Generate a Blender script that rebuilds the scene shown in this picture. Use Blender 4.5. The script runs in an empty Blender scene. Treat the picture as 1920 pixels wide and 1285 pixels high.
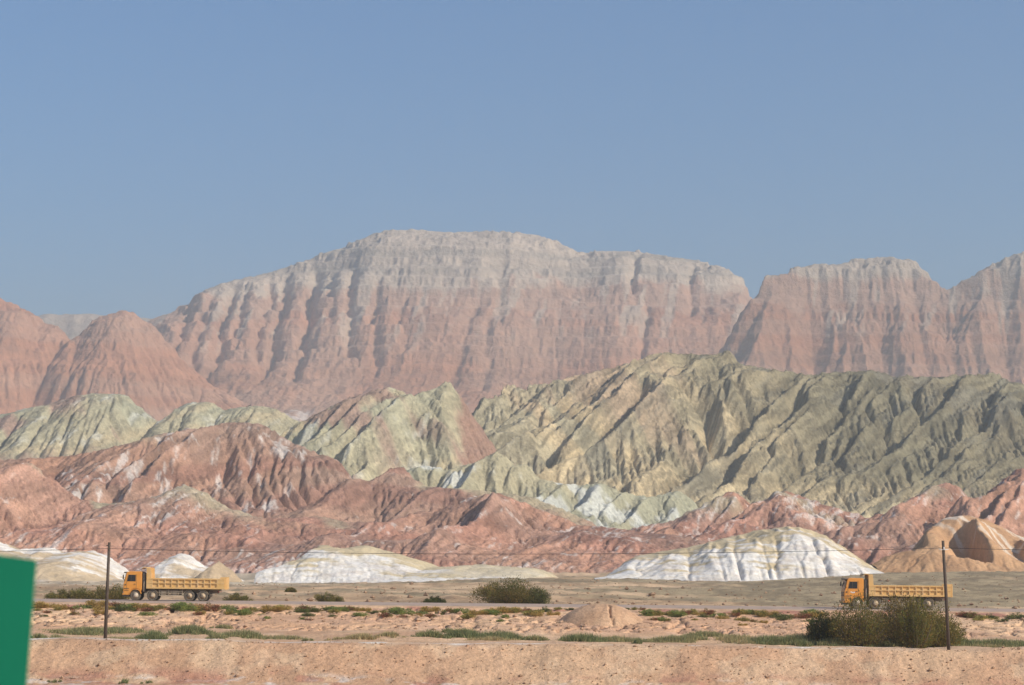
import bpy, bmesh, math, random
import numpy as np
from mathutils import Matrix, Vector

# ------------------------------------------------------------------ camera
scene = bpy.context.scene
COL = scene.collection
FPX = 4061.0                      # focal length in pixels of the 1920 px wide photograph
CAM = np.array((0.0, 0.0, 4.55))
PITCH = math.atan(407.5 / FPX)
ROLL = math.radians(0.6)
F_ = np.array((0, math.cos(PITCH), math.sin(PITCH)))
U0 = np.array((0, -math.sin(PITCH), math.cos(PITCH)))
X0 = np.array((1.0, 0, 0))
R_ = X0 * math.cos(ROLL) + U0 * math.sin(ROLL)
U_ = U0 * math.cos(ROLL) - X0 * math.sin(ROLL)
cam_data = bpy.data.cameras.new('camera')
cam = bpy.data.objects.new('camera', cam_data)
COL.objects.link(cam)
cam.matrix_world = Matrix(((R_[0], U_[0], -F_[0], CAM[0]), (R_[1], U_[1], -F_[1], CAM[1]),
                           (R_[2], U_[2], -F_[2], CAM[2]), (0, 0, 0, 1)))
cam_data.sensor_width = 36.0
cam_data.lens = 36.0 * FPX / 1920.0
cam_data.clip_start = 0.1
cam_data.clip_end = 40000
cam_data.dof.use_dof = True
cam_data.dof.focus_distance = 260.0
cam_data.dof.aperture_fstop = 4.0
scene.camera = cam

# ------------------------------------------------------------------ sky, sun, exposure
SUN_EL, SUN_AZ = math.radians(35), math.radians(118)      # azimuth clockwise from +Y (view direction)
world = bpy.data.worlds.new('World')
scene.world = world
world.use_nodes = True
wn = world.node_tree
sky = wn.nodes.new('ShaderNodeTexSky')
sky.sky_type = 'NISHITA'
sky.sun_disc = False
sky.sun_elevation = SUN_EL
sky.sun_rotation = SUN_AZ
sky.altitude = 1500
sky.air_density = 1.5
sky.dust_density = 0.0
sky.ozone_density = 10.0
bg = wn.nodes['Background']
bg.inputs['Strength'].default_value = 0.096
wn.links.new(sky.outputs[0], bg.inputs[0])

sun_data = bpy.data.lights.new('sun', 'SUN')
sun_data.energy = 4.6
sun_data.angle = math.radians(0.53)
sun_data.color = (1.0, 0.93, 0.80)
sun = bpy.data.objects.new('sun', sun_data)
COL.objects.link(sun)
sd = Vector((math.sin(SUN_AZ) * math.cos(SUN_EL), math.cos(SUN_AZ) * math.cos(SUN_EL), math.sin(SUN_EL)))
sun.rotation_euler = sd.to_track_quat('Z', 'Y').to_euler()
sun.location = (60, -40, 80)
scene.view_settings.view_transform = 'Standard'
scene.view_settings.look = 'None'
scene.view_settings.exposure = 0.25
scene.view_settings.gamma = 1.0
scene.cycles.use_denoising = True
scene.cycles.volume_bounces = 1
scene.cycles.max_bounces = 6

# ------------------------------------------------------------------ helpers
def pw(px, py, D):
    """world point seen at photo pixel (px, py) at ground distance D along +Y"""
    d = F_ * FPX + R_ * (px - 960.0) - U_ * (py - 642.5)
    return CAM + d / d[1] * D

def gx(px, D):
    return pw(px, 1130.0, D)[0]

def tag(o, label=None, cat=None, group=None, kind=None):
    if label: o['label'] = label
    if cat: o['category'] = cat
    if group: o['group'] = group
    if kind: o['kind'] = kind
    return o

RND = np.random.RandomState(7)
_TAB = RND.rand(65536)

def vn(x, y, seed=0):
    xi = np.floor(x).astype(np.int64); yi = np.floor(y).astype(np.int64)
    fx = x - xi; fy = y - yi
    fx = fx * fx * fx * (fx * (fx * 6 - 15) + 10); fy = fy * fy * fy * (fy * (fy * 6 - 15) + 10)
    def h(a, b):
        return _TAB[((a * 73856093) ^ (b * 19349663) ^ (seed * 83492791)) & 65535]
    a = h(xi, yi); b = h(xi + 1, yi); c = h(xi, yi + 1); d = h(xi + 1, yi + 1)
    return (a + (b - a) * fx) * (1 - fy) + (c + (d - c) * fx) * fy

def fbm(x, y, octv=5, seed=0, gain=0.5):
    s = 0.0; a = 1.0; t = 0.0
    for k in range(octv):
        s = s + a * vn(x * 2 ** k + 17.3 * k, y * 2 ** k - 9.1 * k, seed + k); t += a; a *= gain
    return s / t

def ridged(x, y, octv=4, seed=0, gain=0.5):
    s = 0.0; a = 1.0; t = 0.0
    for k in range(octv):
        s = s + a * (1 - np.abs(2 * vn(x * 2 ** k + 5.7 * k, y * 2 ** k + 3.1 * k, seed + k) - 1)); t += a; a *= gain
    return s / t

def sstep(a, b, x):
    t = np.clip((x - a) / (b - a), 0, 1)
    return t * t * (3 - 2 * t)

def mix(c1, c2, m):
    m = np.asarray(m)[..., None]
    return np.asarray(c1) * (1 - m) + np.asarray(c2) * m

def grid_mesh(name, X, Y, Z, rgb=None, smooth=True):
    ny, nx = X.shape
    me = bpy.data.meshes.new(name)
    co = np.empty((ny * nx, 3), np.float32)
    co[:, 0] = X.ravel(); co[:, 1] = Y.ravel(); co[:, 2] = Z.ravel()
    i = np.arange(ny * nx, dtype=np.int32).reshape(ny, nx)
    q = np.stack([i[:-1, :-1], i[:-1, 1:], i[1:, 1:], i[1:, :-1]], -1).reshape(-1)
    nq = q.size // 4
    me.vertices.add(ny * nx); me.loops.add(nq * 4); me.polygons.add(nq)
    me.vertices.foreach_set('co', co.ravel())
    me.loops.foreach_set('vertex_index', q)
    me.polygons.foreach_set('loop_start', np.arange(0, nq * 4, 4, dtype=np.int32))
    me.polygons.foreach_set('loop_total', np.full(nq, 4, np.int32))
    if smooth:
        me.polygons.foreach_set('use_smooth', np.ones(nq, bool))
    if rgb is not None:
        at = me.color_attributes.new('Col', 'FLOAT_COLOR', 'POINT')
        c = np.ones((ny * nx, 4), np.float32); c[:, :3] = np.clip(rgb, 0, 1).reshape(-1, 3)
        at.data.foreach_set('color', c.ravel())
    me.update(calc_edges=True)
    return me

def link(name, me, m=None, parent=None):
    o = bpy.data.objects.new(name, me)
    COL.objects.link(o)
    if m is not None:
        me.materials.clear(); me.materials.append(m)
    if parent is not None: o.parent = parent
    return o

# ------------------------------------------------------------------ materials
def mat_vc(name, scale, bump, var=0.25, rough=0.95, scale2=None, bump_dist=None):
    """rock / soil: colour attribute, broken up by world-space noise, with noise relief"""
    m = bpy.data.materials.new(name); m.use_nodes = True
    nt = m.node_tree; N = nt.nodes; L = nt.links
    b = N['Principled BSDF']; b.inputs['Roughness'].default_value = rough
    b.inputs['Specular IOR Level'].default_value = 0.15
    at = N.new('ShaderNodeAttribute'); at.attribute_name = 'Col'
    tc = N.new('ShaderNodeNewGeometry')
    n1 = N.new('ShaderNodeTexNoise'); n1.inputs['Scale'].default_value = scale
    n1.inputs['Detail'].default_value = 6; n1.inputs['Roughness'].default_value = 0.65
    L.new(tc.outputs['Position'], n1.inputs['Vector'])
    n2 = N.new('ShaderNodeTexNoise'); n2.inputs['Scale'].default_value = scale2 or scale * 0.13
    n2.inputs['Detail'].default_value = 5
    L.new(tc.outputs['Position'], n2.inputs['Vector'])
    mr = N.new('ShaderNodeMapRange'); mr.inputs[1].default_value = 0.3; mr.inputs[2].default_value = 0.7
    mr.inputs[3].default_value = 1 - var; mr.inputs[4].default_value = 1 + var
    L.new(n1.outputs['Fac'], mr.inputs[0])
    mr2 = N.new('ShaderNodeMapRange'); mr2.inputs[1].default_value = 0.3; mr2.inputs[2].default_value = 0.7
    mr2.inputs[3].default_value = 1 - var * 0.6; mr2.inputs[4].default_value = 1 + var * 0.6
    L.new(n2.outputs['Fac'], mr2.inputs[0])
    mm = N.new('ShaderNodeMath'); mm.operation = 'MULTIPLY'
    L.new(mr.outputs[0], mm.inputs[0]); L.new(mr2.outputs[0], mm.inputs[1])
    vm = N.new('ShaderNodeVectorMath'); vm.operation = 'SCALE'
    L.new(at.outputs['Color'], vm.inputs[0]); L.new(mm.outputs[0], vm.inputs['Scale'])
    L.new(vm.outputs[0], b.inputs['Base Color'])
    bp = N.new('ShaderNodeBump'); bp.inputs['Strength'].default_value = bump
    bp.inputs['Distance'].default_value = bump_dist or 1.0 / scale
    L.new(n1.outputs['Fac'], bp.inputs['Height']); L.new(bp.outputs[0], b.inputs['Normal'])
    return m

def mat(name, col, rough=0.6, metal=0.0, var=0.0, scale=3.0, dust=None, dust_amt=0.0, bump=0.0):
    m = bpy.data.materials.new(name); m.use_nodes = True
    nt = m.node_tree; N = nt.nodes; L = nt.links
    b = N['Principled BSDF']; b.inputs['Roughness'].default_value = rough
    b.inputs['Metallic'].default_value = metal
    tc = N.new('ShaderNodeTexCoord')
    n1 = N.new('ShaderNodeTexNoise'); n1.inputs['Scale'].default_value = scale
    n1.inputs['Detail'].default_value = 6
    L.new(tc.outputs['Object'], n1.inputs['Vector'])
    cr = N.new('ShaderNodeValToRGB')
    lo = tuple(c * (1 - var) for c in col); hi = tuple(min(1, c * (1 + var)) for c in col)
    cr.color_ramp.elements[0].position = 0.3; cr.color_ramp.elements[0].color = lo + (1,)
    cr.color_ramp.elements[1].position = 0.7; cr.color_ramp.elements[1].color = hi + (1,)
    L.new(n1.outputs['Fac'], cr.inputs[0])
    out = cr.outputs[0]
    if dust:
        n2 = N.new('ShaderNodeTexNoise'); n2.inputs['Scale'].default_value = scale * 0.5
        n2.inputs['Detail'].default_value = 8; n2.inputs['Roughness'].default_value = 0.7
        L.new(tc.outputs['Object'], n2.inputs['Vector'])
        mr = N.new('ShaderNodeMapRange'); mr.inputs[1].default_value = 0.35; mr.inputs[2].default_value = 0.65
        mr.inputs[3].default_value = dust_amt * 0.5; mr.inputs[4].default_value = min(1.0, dust_amt * 1.4)
        L.new(n2.outputs['Fac'], mr.inputs[0])
        mx = N.new('ShaderNodeMix'); mx.data_type = 'RGBA'
        L.new(mr.outputs[0], mx.inputs[0]); L.new(out, mx.inputs[6]); mx.inputs[7].default_value = tuple(dust) + (1,)
        out = mx.outputs[2]
    L.new(out, b.inputs['Base Color'])
    if bump:
        bp = N.new('ShaderNodeBump'); bp.inputs['Strength'].default_value = bump; bp.inputs['Distance'].default_value = 0.02
        L.new(n1.outputs['Fac'], bp.inputs['Height']); L.new(bp.outputs[0], b.inputs['Normal'])
    return m
# ------------------------------------------------------------------ eroded terrain
def erode(h, dx, iters, kdt, talus, fixed, floor=None, diff=0.0):
    """stream-power erosion with threshold hillslopes on a regular grid"""
    ny, nx = h.shape
    n = ny * nx
    offs = [(-1, 0), (1, 0), (0, -1), (0, 1), (-1, -1), (-1, 1), (1, -1), (1, 1)]
    idx = np.arange(n).reshape(ny, nx)
    fx = fixed.ravel().tolist()
    A = None
    for it in range(iters):
        best = np.zeros((ny, nx)); rec = idx.copy(); dist = np.full((ny, nx), dx)
        for dy, dxx in offs:
            d = dx * math.hypot(dy, dxx)
            ys = slice(max(0, -dy), ny - max(0, dy)); yt = slice(max(0, dy), ny - max(0, -dy))
            xs = slice(max(0, -dxx), nx - max(0, dxx)); xt = slice(max(0, dxx), nx - max(0, -dxx))
            s = (h[ys, xs] - h[yt, xt]) / d
            b = best[ys, xs]
            m = s > b
            b[m] = s[m]
            rec[ys, xs][m] = idx[yt, xt][m]
            dist[ys, xs][m] = d
        hf = h.ravel()
        order = np.argsort(hf)
        r = rec.ravel().tolist(); ol = order.tolist()
        A = [dx * dx] * n
        for i in reversed(ol):
            j = r[i]
            if j != i: A[j] += A[i]
        An = np.array(A)
        Fl = (kdt * np.sqrt(An) / dist.ravel()).tolist()
        ta = talus(h) if callable(talus) else talus
        tl = (ta.ravel() * dist.ravel()).tolist()
        hl = hf.tolist()
        for i in ol:
            j = r[i]
            if j == i or fx[i]: continue
            f = Fl[i]; hj = hl[j]
            v = (hl[i] + f * hj) / (1 + f)
            c = hj + tl[i]
            hl[i] = v if v < c else c
        h = np.array(hl).reshape(ny, nx)
        if floor is not None: h = np.maximum(h, floor)
        if diff:
            p = np.pad(h, 1, mode='edge')
            h = h + diff * ((p[:-2, 1:-1] + p[2:, 1:-1] + p[1:-1, :-2] + p[1:-1, 2:]) / 4 - h)
    return h, An.reshape(ny, nx)

def resize(a, ny, nx):
    """smooth (Catmull-Rom) resampling"""
    def ax(a, n):
        m = a.shape[0]
        p = np.linspace(0, m - 1, n); i = np.minimum(np.floor(p).astype(int), m - 2); f = (p - i)[:, None]
        g = lambda k: a[np.clip(i + k, 0, m - 1)]
        p0, p1, p2, p3 = g(-1), g(0), g(1), g(2)
        return p1 + 0.5 * f * (p2 - p0 + f * (2 * p0 - 5 * p1 + 4 * p2 - p3 + f * (3 * (p1 - p2) + p3 - p0)))
    return ax(ax(a, ny).T, nx).T

def layer(name, crest, foot, prof, cell, mesh_cell, skew, spur, talus, kdt, iters, detail, colour, material, label,
          back=0.25, zb=None, seed=1, inc=0.7, fit=True, post=None, groove=1.2, diff=0.0, dvar=0.0, fine=(6, .05, .0), hills=None, bands=None):
    """one range of hills. crest: (px, py, D) along its skyline; foot: (px, z, D) along its front edge"""
    C = np.array([np.append(pw(a, b, d), a) for a, b, d in crest])
    Fx = np.array([(gx(a, d), z, d) for a, z, d in foot])
    xl, xr = C[0, 0], C[-1, 0]
    y0 = Fx[:, 2].min(); y1 = C[:, 1].max()
    depth = y1 - y0
    y1b = y1 + depth * back
    nx = int((xr - xl) / cell) + 1; ny = int((y1b - y0) / cell) + 1
    X, Y = np.meshgrid(np.linspace(xl, xr, nx), np.linspace(y0, y1b, ny))
    def base(X, Y):
        Dc0 = np.interp(X, C[:, 0], C[:, 1])
        warp = (fbm(X / (depth * .5), Y / (depth * .5), 3, seed + 40) - .5) * depth * 0.35
        xs = X + skew * (Dc0 - Y) + warp * np.clip((Dc0 - Y) / depth, 0, 1)
        zc = np.interp(xs, C[:, 0], C[:, 2]); Dc = np.interp(X, C[:, 0], C[:, 1]) + dvar * (fbm(X / (depth * .4), X * 0, 3, seed + 60) - .5)
        zf = np.interp(X, Fx[:, 0], Fx[:, 1]); Df = np.interp(X, Fx[:, 0], Fx[:, 2])
        t = (Y - Df) / (Dc - Df)
        pr = np.interp(t, [p[0] for p in prof], [p[1] for p in prof])
        zbk = zf if zb is None else zb
        h = zf + (zc - zf) * pr
        hb = zc - (Y - Dc) * 0.75
        h = np.where(t > 1, np.maximum(hb, np.minimum(zf, zc)), h)
        h = np.where(t < 0, zf + t * 4.0, h)
        wl, amp = spur
        sp = ridged(xs / wl + seed * 3.1, Y / (wl * 4.0), 2, seed) - 0.55
        env = np.clip(t, 0, 1) * np.clip(1.15 - t, 0, 1) * 3.2
        h = h + amp * sp * env * np.clip((zc - zf) / (np.abs(C[:, 2]).max()), 0.1, 1)
        if hills:
            hl, ha = hills
            h = h + ha * (ridged(X / hl + 7.7, Y / (hl * .6), 2, seed + 31) - .5) * env * .6
        return h, t
    h0, t = base(X, Y)
    rough = (fbm(X / (cell * 6), Y / (cell * 6), 4, seed + 9) - 0.5)
    h = h0 + rough * cell * groove
    fixed = np.zeros_like(h, bool); fixed[0] = True
    zc_ = np.interp(X, C[:, 0], C[:, 2]); zf_ = np.interp(X, Fx[:, 0], Fx[:, 1])
    floor = h0 - inc * np.clip(zc_ - zf_, 2, None) * 0.5
    tal = talus * (0.75 + 0.5 * fbm(X / (cell * 25), Y / (cell * 25), 3, seed + 21))
    if bands:
        tn = .8 + .4 * fbm(X / (cell * 25), Y / (cell * 25), 3, seed + 21)
        sh = bands[2] * X + (fbm(X / 150, Y / 150, 3, seed + 25) - .5) * bands[3]
        tal = lambda hh: np.interp(hh + sh, bands[0], bands[1]) * tn
    h, A = erode(h, cell, iters, kdt, tal, fixed, floor, diff)
    if fit:
        es = (C[:, 2] - CAM[2]) / C[:, 1]; ea = C[:, 0] / C[:, 1]
        for _ in range(3):
            nb = nx // 2
            a = X / Y; a0, a1 = ea[0], ea[-1]
            bi = np.clip(((a - a0) / (a1 - a0) * nb).astype(int), 0, nb - 1)
            mx = np.full(nb, -9.0); np.maximum.at(mx, bi.ravel(), ((h - CAM[2]) / Y).ravel())
            ac = a0 + (np.arange(nb) + .5) / nb * (a1 - a0)
            df = np.interp(ac, ea, es) - mx
            df[mx < -8] = 0
            k = np.array([1, 2, 3, 2, 1.]) / 9
            df = np.convolve(np.pad(df, 2, mode='edge'), k, 'valid')
            w = sstep(0.25, 0.9, t) * sstep(-0.02, 0.2, t)
            h = h + np.interp(a, ac, df) * Y * w
    # finer mesh with small-scale relief
    mx_ = int((xr - xl) / mesh_cell) + 1; my = int((y1b - y0) / mesh_cell) + 1
    XX, YY = np.meshgrid(np.linspace(xl, xr, mx_), np.linspace(y0, y1b, my))
    H = resize(h, my, mx_); LA = resize(np.log(A), my, mx_); T = resize(t, my, mx_)
    gy, gx_ = np.gradient(H, mesh_cell)
    SL = np.hypot(gx_, gy)
    if fine:
        fx2 = np.zeros_like(H, bool); fx2[0] = True
        sh2 = bands[2] * XX + (fbm(XX / 150, YY / 150, 3, seed + 25) - .5) * bands[3] if bands else 0
        H1 = H + (fbm(XX / (mesh_cell * 3.2), YY / (mesh_cell * 3.2), 3, seed + 90) - .5) * mesh_cell * 2.2 * np.clip(SL * 1.5, .2, 1.2)
        H2, A2 = erode(H1, mesh_cell, fine[0], fine[1], (lambda hh: np.interp(hh + sh2, bands[0], bands[1]) * 1.25) if bands else np.full(H.shape, talus * 1.25), fx2, None, fine[2])
        w = sstep(-.02, .1, T)
        H = H * (1 - w) + H2 * w
        LA = np.log(A2)
        if fit:
            a = XX / YY; nb = mx_ // 3
            bi = np.clip(((a - a0) / (a1 - a0) * nb).astype(int), 0, nb - 1)
            mx2 = np.full(nb, -9.0); np.maximum.at(mx2, bi.ravel(), ((H - CAM[2]) / YY).ravel())
            ac = a0 + (np.arange(nb) + .5) / nb * (a1 - a0)
            df = np.interp(ac, ea, es) - mx2; df[mx2 < -8] = 0
            df = np.convolve(np.pad(df, 6, mode='edge'), np.ones(13) / 13, 'valid')
            H = H + np.interp(a, ac, df) * YY * sstep(.3, .95, T)
    if detail:
        dl, da = detail
        dn = ridged((XX - YY * skew) / dl, YY / (dl * 2.6), 4, seed + 70, 0.6) - .55
        H = H + da * 1.15 * dn * np.clip(SL * 1.6, 0.15, 1.2) * sstep(0, .08, T)
        dn2 = fbm(XX / (dl * .35), YY / (dl * .35), 2, seed + 77) - .5
        H = H + da * .4 * dn2
    if post is not None:
        H = post(XX, YY, H, T, SL, LA)
    gy, gx_ = np.gradient(H, mesh_cell); SL = np.hypot(gx_, gy)
    rgb = colour(XX, YY, H, T, SL, LA)
    print('LAYER', name, mx_ * my, flush=True)
    me = grid_mesh(name, XX, YY, H, rgb)
    o = link(name, me, material)
    tag(o, label, name.replace('_', ' '), kind='structure')
    return o
# ------------------------------------------------------------------ colours (base colours of the rock itself)
RED = (0.415, 0.212, 0.15); REDL = (0.49, 0.30, 0.215); REDB = (0.275, 0.138, 0.10); MAUVE = (0.285, 0.18, 0.138)
CREAM = (0.43, 0.37, 0.235); CREAMG = (0.385, 0.36, 0.245); OCHRE = (0.51, 0.395, 0.235); OLIVE = (0.37, 0.315, 0.205)
DARK = (0.16, 0.15, 0.12); WHITE = (0.80, 0.755, 0.70); TAN = (0.53, 0.38, 0.235); ORANGE = (0.49, 0.275, 0.18)
PALE = (0.55, 0.43, 0.325); PINK = (0.50, 0.31, 0.215)

def strata(X, Y, Z, th, tilt, seed, wob=1.0):
    s = (Z + tilt * X + wob * th * (fbm(X / (th * 9), Y / (th * 9), 3, seed) - .5) * 3) / th
    return vn(s, s * 0 + 3.3, seed + 5), s

def streaks(X, Y, skew, wx, ly, seed, lo=.78, hi=1.22):
    """thin beds and wash lines running down the slope"""
    n = fbm((X - skew * Y) / wx, Y / ly, 4, seed, .6)
    return (lo + (hi - lo) * sstep(.3, .7, n))[..., None]

def col_front_red(X, Y, Z, T, SL, LA):
    st, _ = strata(X, Y, Z, 2.6, 0.12, 3)
    c = mix(RED, REDB, sstep(.45, .85, st) * .75)
    n = fbm(X / 30, Y / 30, 4, 12)
    c = mix(c, REDL, sstep(.5, .7, n) * .5)
    c = mix(c, ORANGE, sstep(.52, .7, fbm(X / 45, Y / 45, 3, 14)) * .5)
    c = mix(c, MAUVE, sstep(.55, .7, fbm(X / 55, Y / 40, 3, 16)) * .5)
    big = fbm(X / 36, Y / 36, 3, 33)
    wn_ = fbm((X - .45 * Y) / 1.3, Y / 8, 5, 31, .62)
    w = sstep(.62, .80, wn_ + (big - .5) * .5)
    spot = sstep(.72, .78, fbm(X / 9, Y / 8, 5, 39, .65)) * .8
    w = np.maximum(w, spot)
    w = np.maximum(w, sstep(.18, .0, T) * sstep(.47, .62, fbm(X / 2, Y / 8, 4, 35)))
    c = c * streaks(X, Y, .45, 1.1, 9, 36)
    c = mix(c, CREAMG, sstep(.80, 1.0, T + .25 * (fbm(X / 22, Y / 22, 4, 38) - .5)) * sstep(.5, .6, fbm(X / 30, Y / 30, 3, 34)) * .7)
    return mix(c, WHITE, w * .5)

def col_second_red(X, Y, Z, T, SL, LA):
    st, _ = strata(X, Y, Z, 4.0, -0.1, 5)
    c = mix((.42, .22, .14), (.33, .21, .155), sstep(.3, .7, fbm(X / 60, Y / 60, 4, 22)))
    c = mix(c, REDB, sstep(.5, .85, st) * .7)
    w = np.maximum(sstep(.68, .84, fbm(X / 3.5, Y / 10, 5, 41, .6) + (fbm(X / 60, Y / 60, 2, 42) - .5) * .6), sstep(.71, .77, fbm(X / 14, Y / 10, 5, 43, .6)))
    c = c * streaks(X, Y, .45, 1.4, 11, 46)
    c = mix(c, CREAM, sstep(.72, 1.0, T + .3 * (fbm(X / 25, Y / 25, 4, 47) - .5)) * sstep(.50, .62, fbm(X / 40, Y / 40, 3, 48)) * .75)
    c = mix(c, WHITE, w * .5)
    return c

def col_cream(X, Y, Z, T, SL, LA):
    st, _ = strata(X, Y, Z, 7.0, -0.35, 8, 1.6)
    c = mix(CREAM, CREAMG, sstep(.35, .65, fbm(X / 70, Y / 70, 4, 51)))
    c = mix(c, OCHRE, sstep(.6, .9, st) * .6)
    c = mix(c, (.34, .215, .165), sstep(.60, .72, fbm(X / 45 + Y / 80, Y / 45, 4, 53)) * .9)
    c = mix(c, (.62, .60, .52), sstep(.62, .78, fbm((X - .5 * Y) / 6, Y / 20, 4, 55)) * .5)
    c = mix(c, (.35, .20, .15), sstep(.42, .22, T + .35 * (fbm(X / 30, Y / 30, 4, 57) - .5)) * .85)
    return c * streaks(X, Y, .5, 1.6, 12, 56, .84, 1.16)

def col_pale_ridge(X, Y, Z, T, SL, LA):
    c = mix(CREAMG, CREAM, sstep(.4, .6, fbm(X / 40, Y / 40, 4, 61)))
    c = mix(c, (.64, .63, .57), sstep(.52, .66, fbm(X / 12, Y / 12, 4, 63)) * .75)
    c = mix(c, MAUVE, sstep(.30, .12, T + .2 * (fbm(X / 15, Y / 15, 3, 65) - .5)) * .9)
    return c

def col_olive(X, Y, Z, T, SL, LA):
    u = X * 0.8 + Y * 0.6
    st, _ = strata(u, Y, Z * 0.35 + (X - 0.65 * Y) * .22, 5.0, 0.0, 9, 1.2)
    c = mix(OCHRE, OLIVE, sstep(.3, .75, st))
    c = mix(c, (.40, .27, .18), sstep(.52, .68, fbm(X / 40 + Y / 60, Y / 60, 4, 71)) * .65)
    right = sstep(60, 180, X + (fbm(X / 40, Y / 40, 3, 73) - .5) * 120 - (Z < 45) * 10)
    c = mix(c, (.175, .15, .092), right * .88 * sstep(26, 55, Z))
    c = mix(c, DARK, sstep(.58, .7, fbm((X - .75 * Y) / 8, Y / 40, 5, 75)) * .45)
    c = mix(c, CREAM, sstep(36, 24, Z + 10 * (fbm(X / 25, Y / 25, 3, 77) - .5)) * .8)
    c = mix(c, CREAM, sstep(-20, -70, X) * .55)
    c = mix(c, (.34, .205, .15), sstep(22, 14, Z + 9 * (fbm(X / 20, Y / 20, 4, 78) - .5)) * .8)
    return c * streaks(X, Y, .75, 1.5, 14, 79, .68, 1.28)

def mountain_colour(zpale, tilt, seed, amp=30.0):
    def f(X, Y, Z, T, SL, LA):
        st, s = strata(X, Y, Z, 11.0, 0.02 + tilt, seed, .5)
        c = mix((.50, .235, .135), (.40, .19, .11), sstep(.5, .85, st) * .6)
        c = mix(c, PINK, sstep(.45, .7, fbm(X / 160, Z / 60, 4, seed + 3)) * .55)
        st2 = vn(s * .45 + 9, s * 0 + 1.7, seed + 6)
        c = mix(c, PINK, sstep(.6, .8, st2) * .4)
        c = mix(c, (.33, .165, .10), sstep(.35, .2, st2) * .45)
        b = Z + tilt * X + amp * ((fbm(X / 120, Z / 50, 4, seed + 1) - .5) * 2.2 + (fbm(X / 22, Y / 22, 4, seed + 2) - .5) * 1.6) + 16 * (st - .5) + 12 * (ridged((X - .22 * Y) / 30, Y / 90, 3, seed + 15) - .5)
        c = mix(c, PINK, sstep(zpale - 66, zpale - 46, b) * .8)
        c = mix(c, mix(PALE, (.42, .34, .26), sstep(.4, .8, st)), sstep(zpale - 12, zpale + 8, b))
        ta = np.maximum(sstep(6.6, 8.4, LA) * sstep(1.25, .6, SL), sstep(.56, .68, fbm((X - .3 * Y) / 16, Y / 70, 4, seed + 16))) * sstep(zpale - 120, zpale - 60, b)
        c = mix(c, PALE, ta * .75)
        w = sstep(.6, .72, fbm(X / 40, Y / 30, 5, seed + 8, .6)) * sstep(.32, .12, T)
        return mix(c, WHITE, w * .55)
    return f

M_far = mat_vc('mountain_rock', 0.11, 0.7, .20, bump_dist=8.0)
M_mid = mat_vc('hill_rock', 0.5, 0.8, .24, bump_dist=1.6)
M_near = mat_vc('badland_rock', 1.0, 0.8, .24, bump_dist=.8)
M_mound = mat_vc('gypsum_rock', 1.6, 0.6, .15, bump_dist=.3)
M_soil = mat_vc('desert_soil', 3.6, 0.9, .22, bump_dist=.16)

def calm(Z, n, w, passes=3):
    """soften relief across the face (along x) so that the beds run through"""
    S = Z
    for _ in range(passes):
        c = np.cumsum(np.pad(S, ((0, 0), (n + 1, n)), mode='edge'), axis=1)
        S = (c[:, 2 * n + 1:] - c[:, :-(2 * n + 1)]) / (2 * n + 1)
    return Z * (1 - w) + S * w

def calm_ledges(th, amp, tilt, zmin, seed, w):
    g = ledges(th, amp, tilt, zmin, seed)
    def f(X, Y, Z, T, SL, LA):
        Z = calm(Z, 9, w * sstep(.97, .85, T))
        return g(X, Y, Z + (fbm(X / 26, Y / 26, 4, seed + 50) - .5) * 9 * sstep(.97, .85, T), T, SL, LA)
    return f

def ledges(th, amp, tilt, zmin, seed):
    def f(X, Y, Z, T, SL, LA):
        s = (Z + tilt * X + th * 1.2 * (fbm(X / 200, Y / 200, 3, seed) - .5)) / th
        k = s - np.floor(s)
        st = (sstep(.15, .75, k) - k) * th * amp
        return Z + st * sstep(.5, 1.0, SL) * sstep(zmin - 40, zmin + 20, Z)
    return f

def main_face(X, Y, Z, T, SL, LA):
    wv = (.35 + .33 * sstep(-230, -120, X)) * sstep(.97, .86, T)
    Z = calm(Z, 9, wv) + ((fbm(X / 28, Y / 28, 5, 690, .62) - .5) * 13 + (ridged((X - .22 * Y) / 11, Y / 40, 3, 691) - .5) * 3.5) * sstep(.97, .86, T)
    # deep clefts in the left shoulder of the massif
    for i, (pt, pb, t1, t0, dep, wd) in enumerate(((352, 322, .9, .5, 14, 7), (392, 352, .88, .45, 16, 9), (432, 388, .9, .40, 30, 11), (462, 440, .88, .6, 14, 7), (505, 478, .9, .5, 20, 8), (534, 488, .9, .38, 30, 10),
                                                   (586, 556, .88, .36, 28, 9), (622, 612, .84, .6, 10, 6), (664, 650, .82, .45, 18, 8), (708, 700, .72, .4, 14, 8), (760, 748, .7, .45, 10, 7), (905, 840, .72, .3, 9, 12), (935, 905, .78, .3, 9, 10),
                                                   (1195, 1190, .93, .72, 16, 7), (1297, 1290, .93, .7, 14, 7), (1212, 1205, .75, .5, 14, 7))):
        tt = np.clip((T - t0) / (t1 - t0), 0, 1)
        lx = (pb + (pt - pb) * tt - 960) / FPX * Y + (fbm(Y / 25, Y * 0 + i, 3, 700 + i) - .5) * 22
        env = sstep(t0 - .04, t0 + .06, T) * sstep(t1 + .03, t1 - .06, T)
        d = (X - lx) / wd
        Z = Z - dep * env * np.exp(-np.abs(d) ** 1.5) * (.6 + .8 * fbm(Y / 30, X / 60, 3, 720 + i))
    return ledges(19, 1.0, -.02, 290, 5)(X, Y, Z, T, SL, LA)

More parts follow.
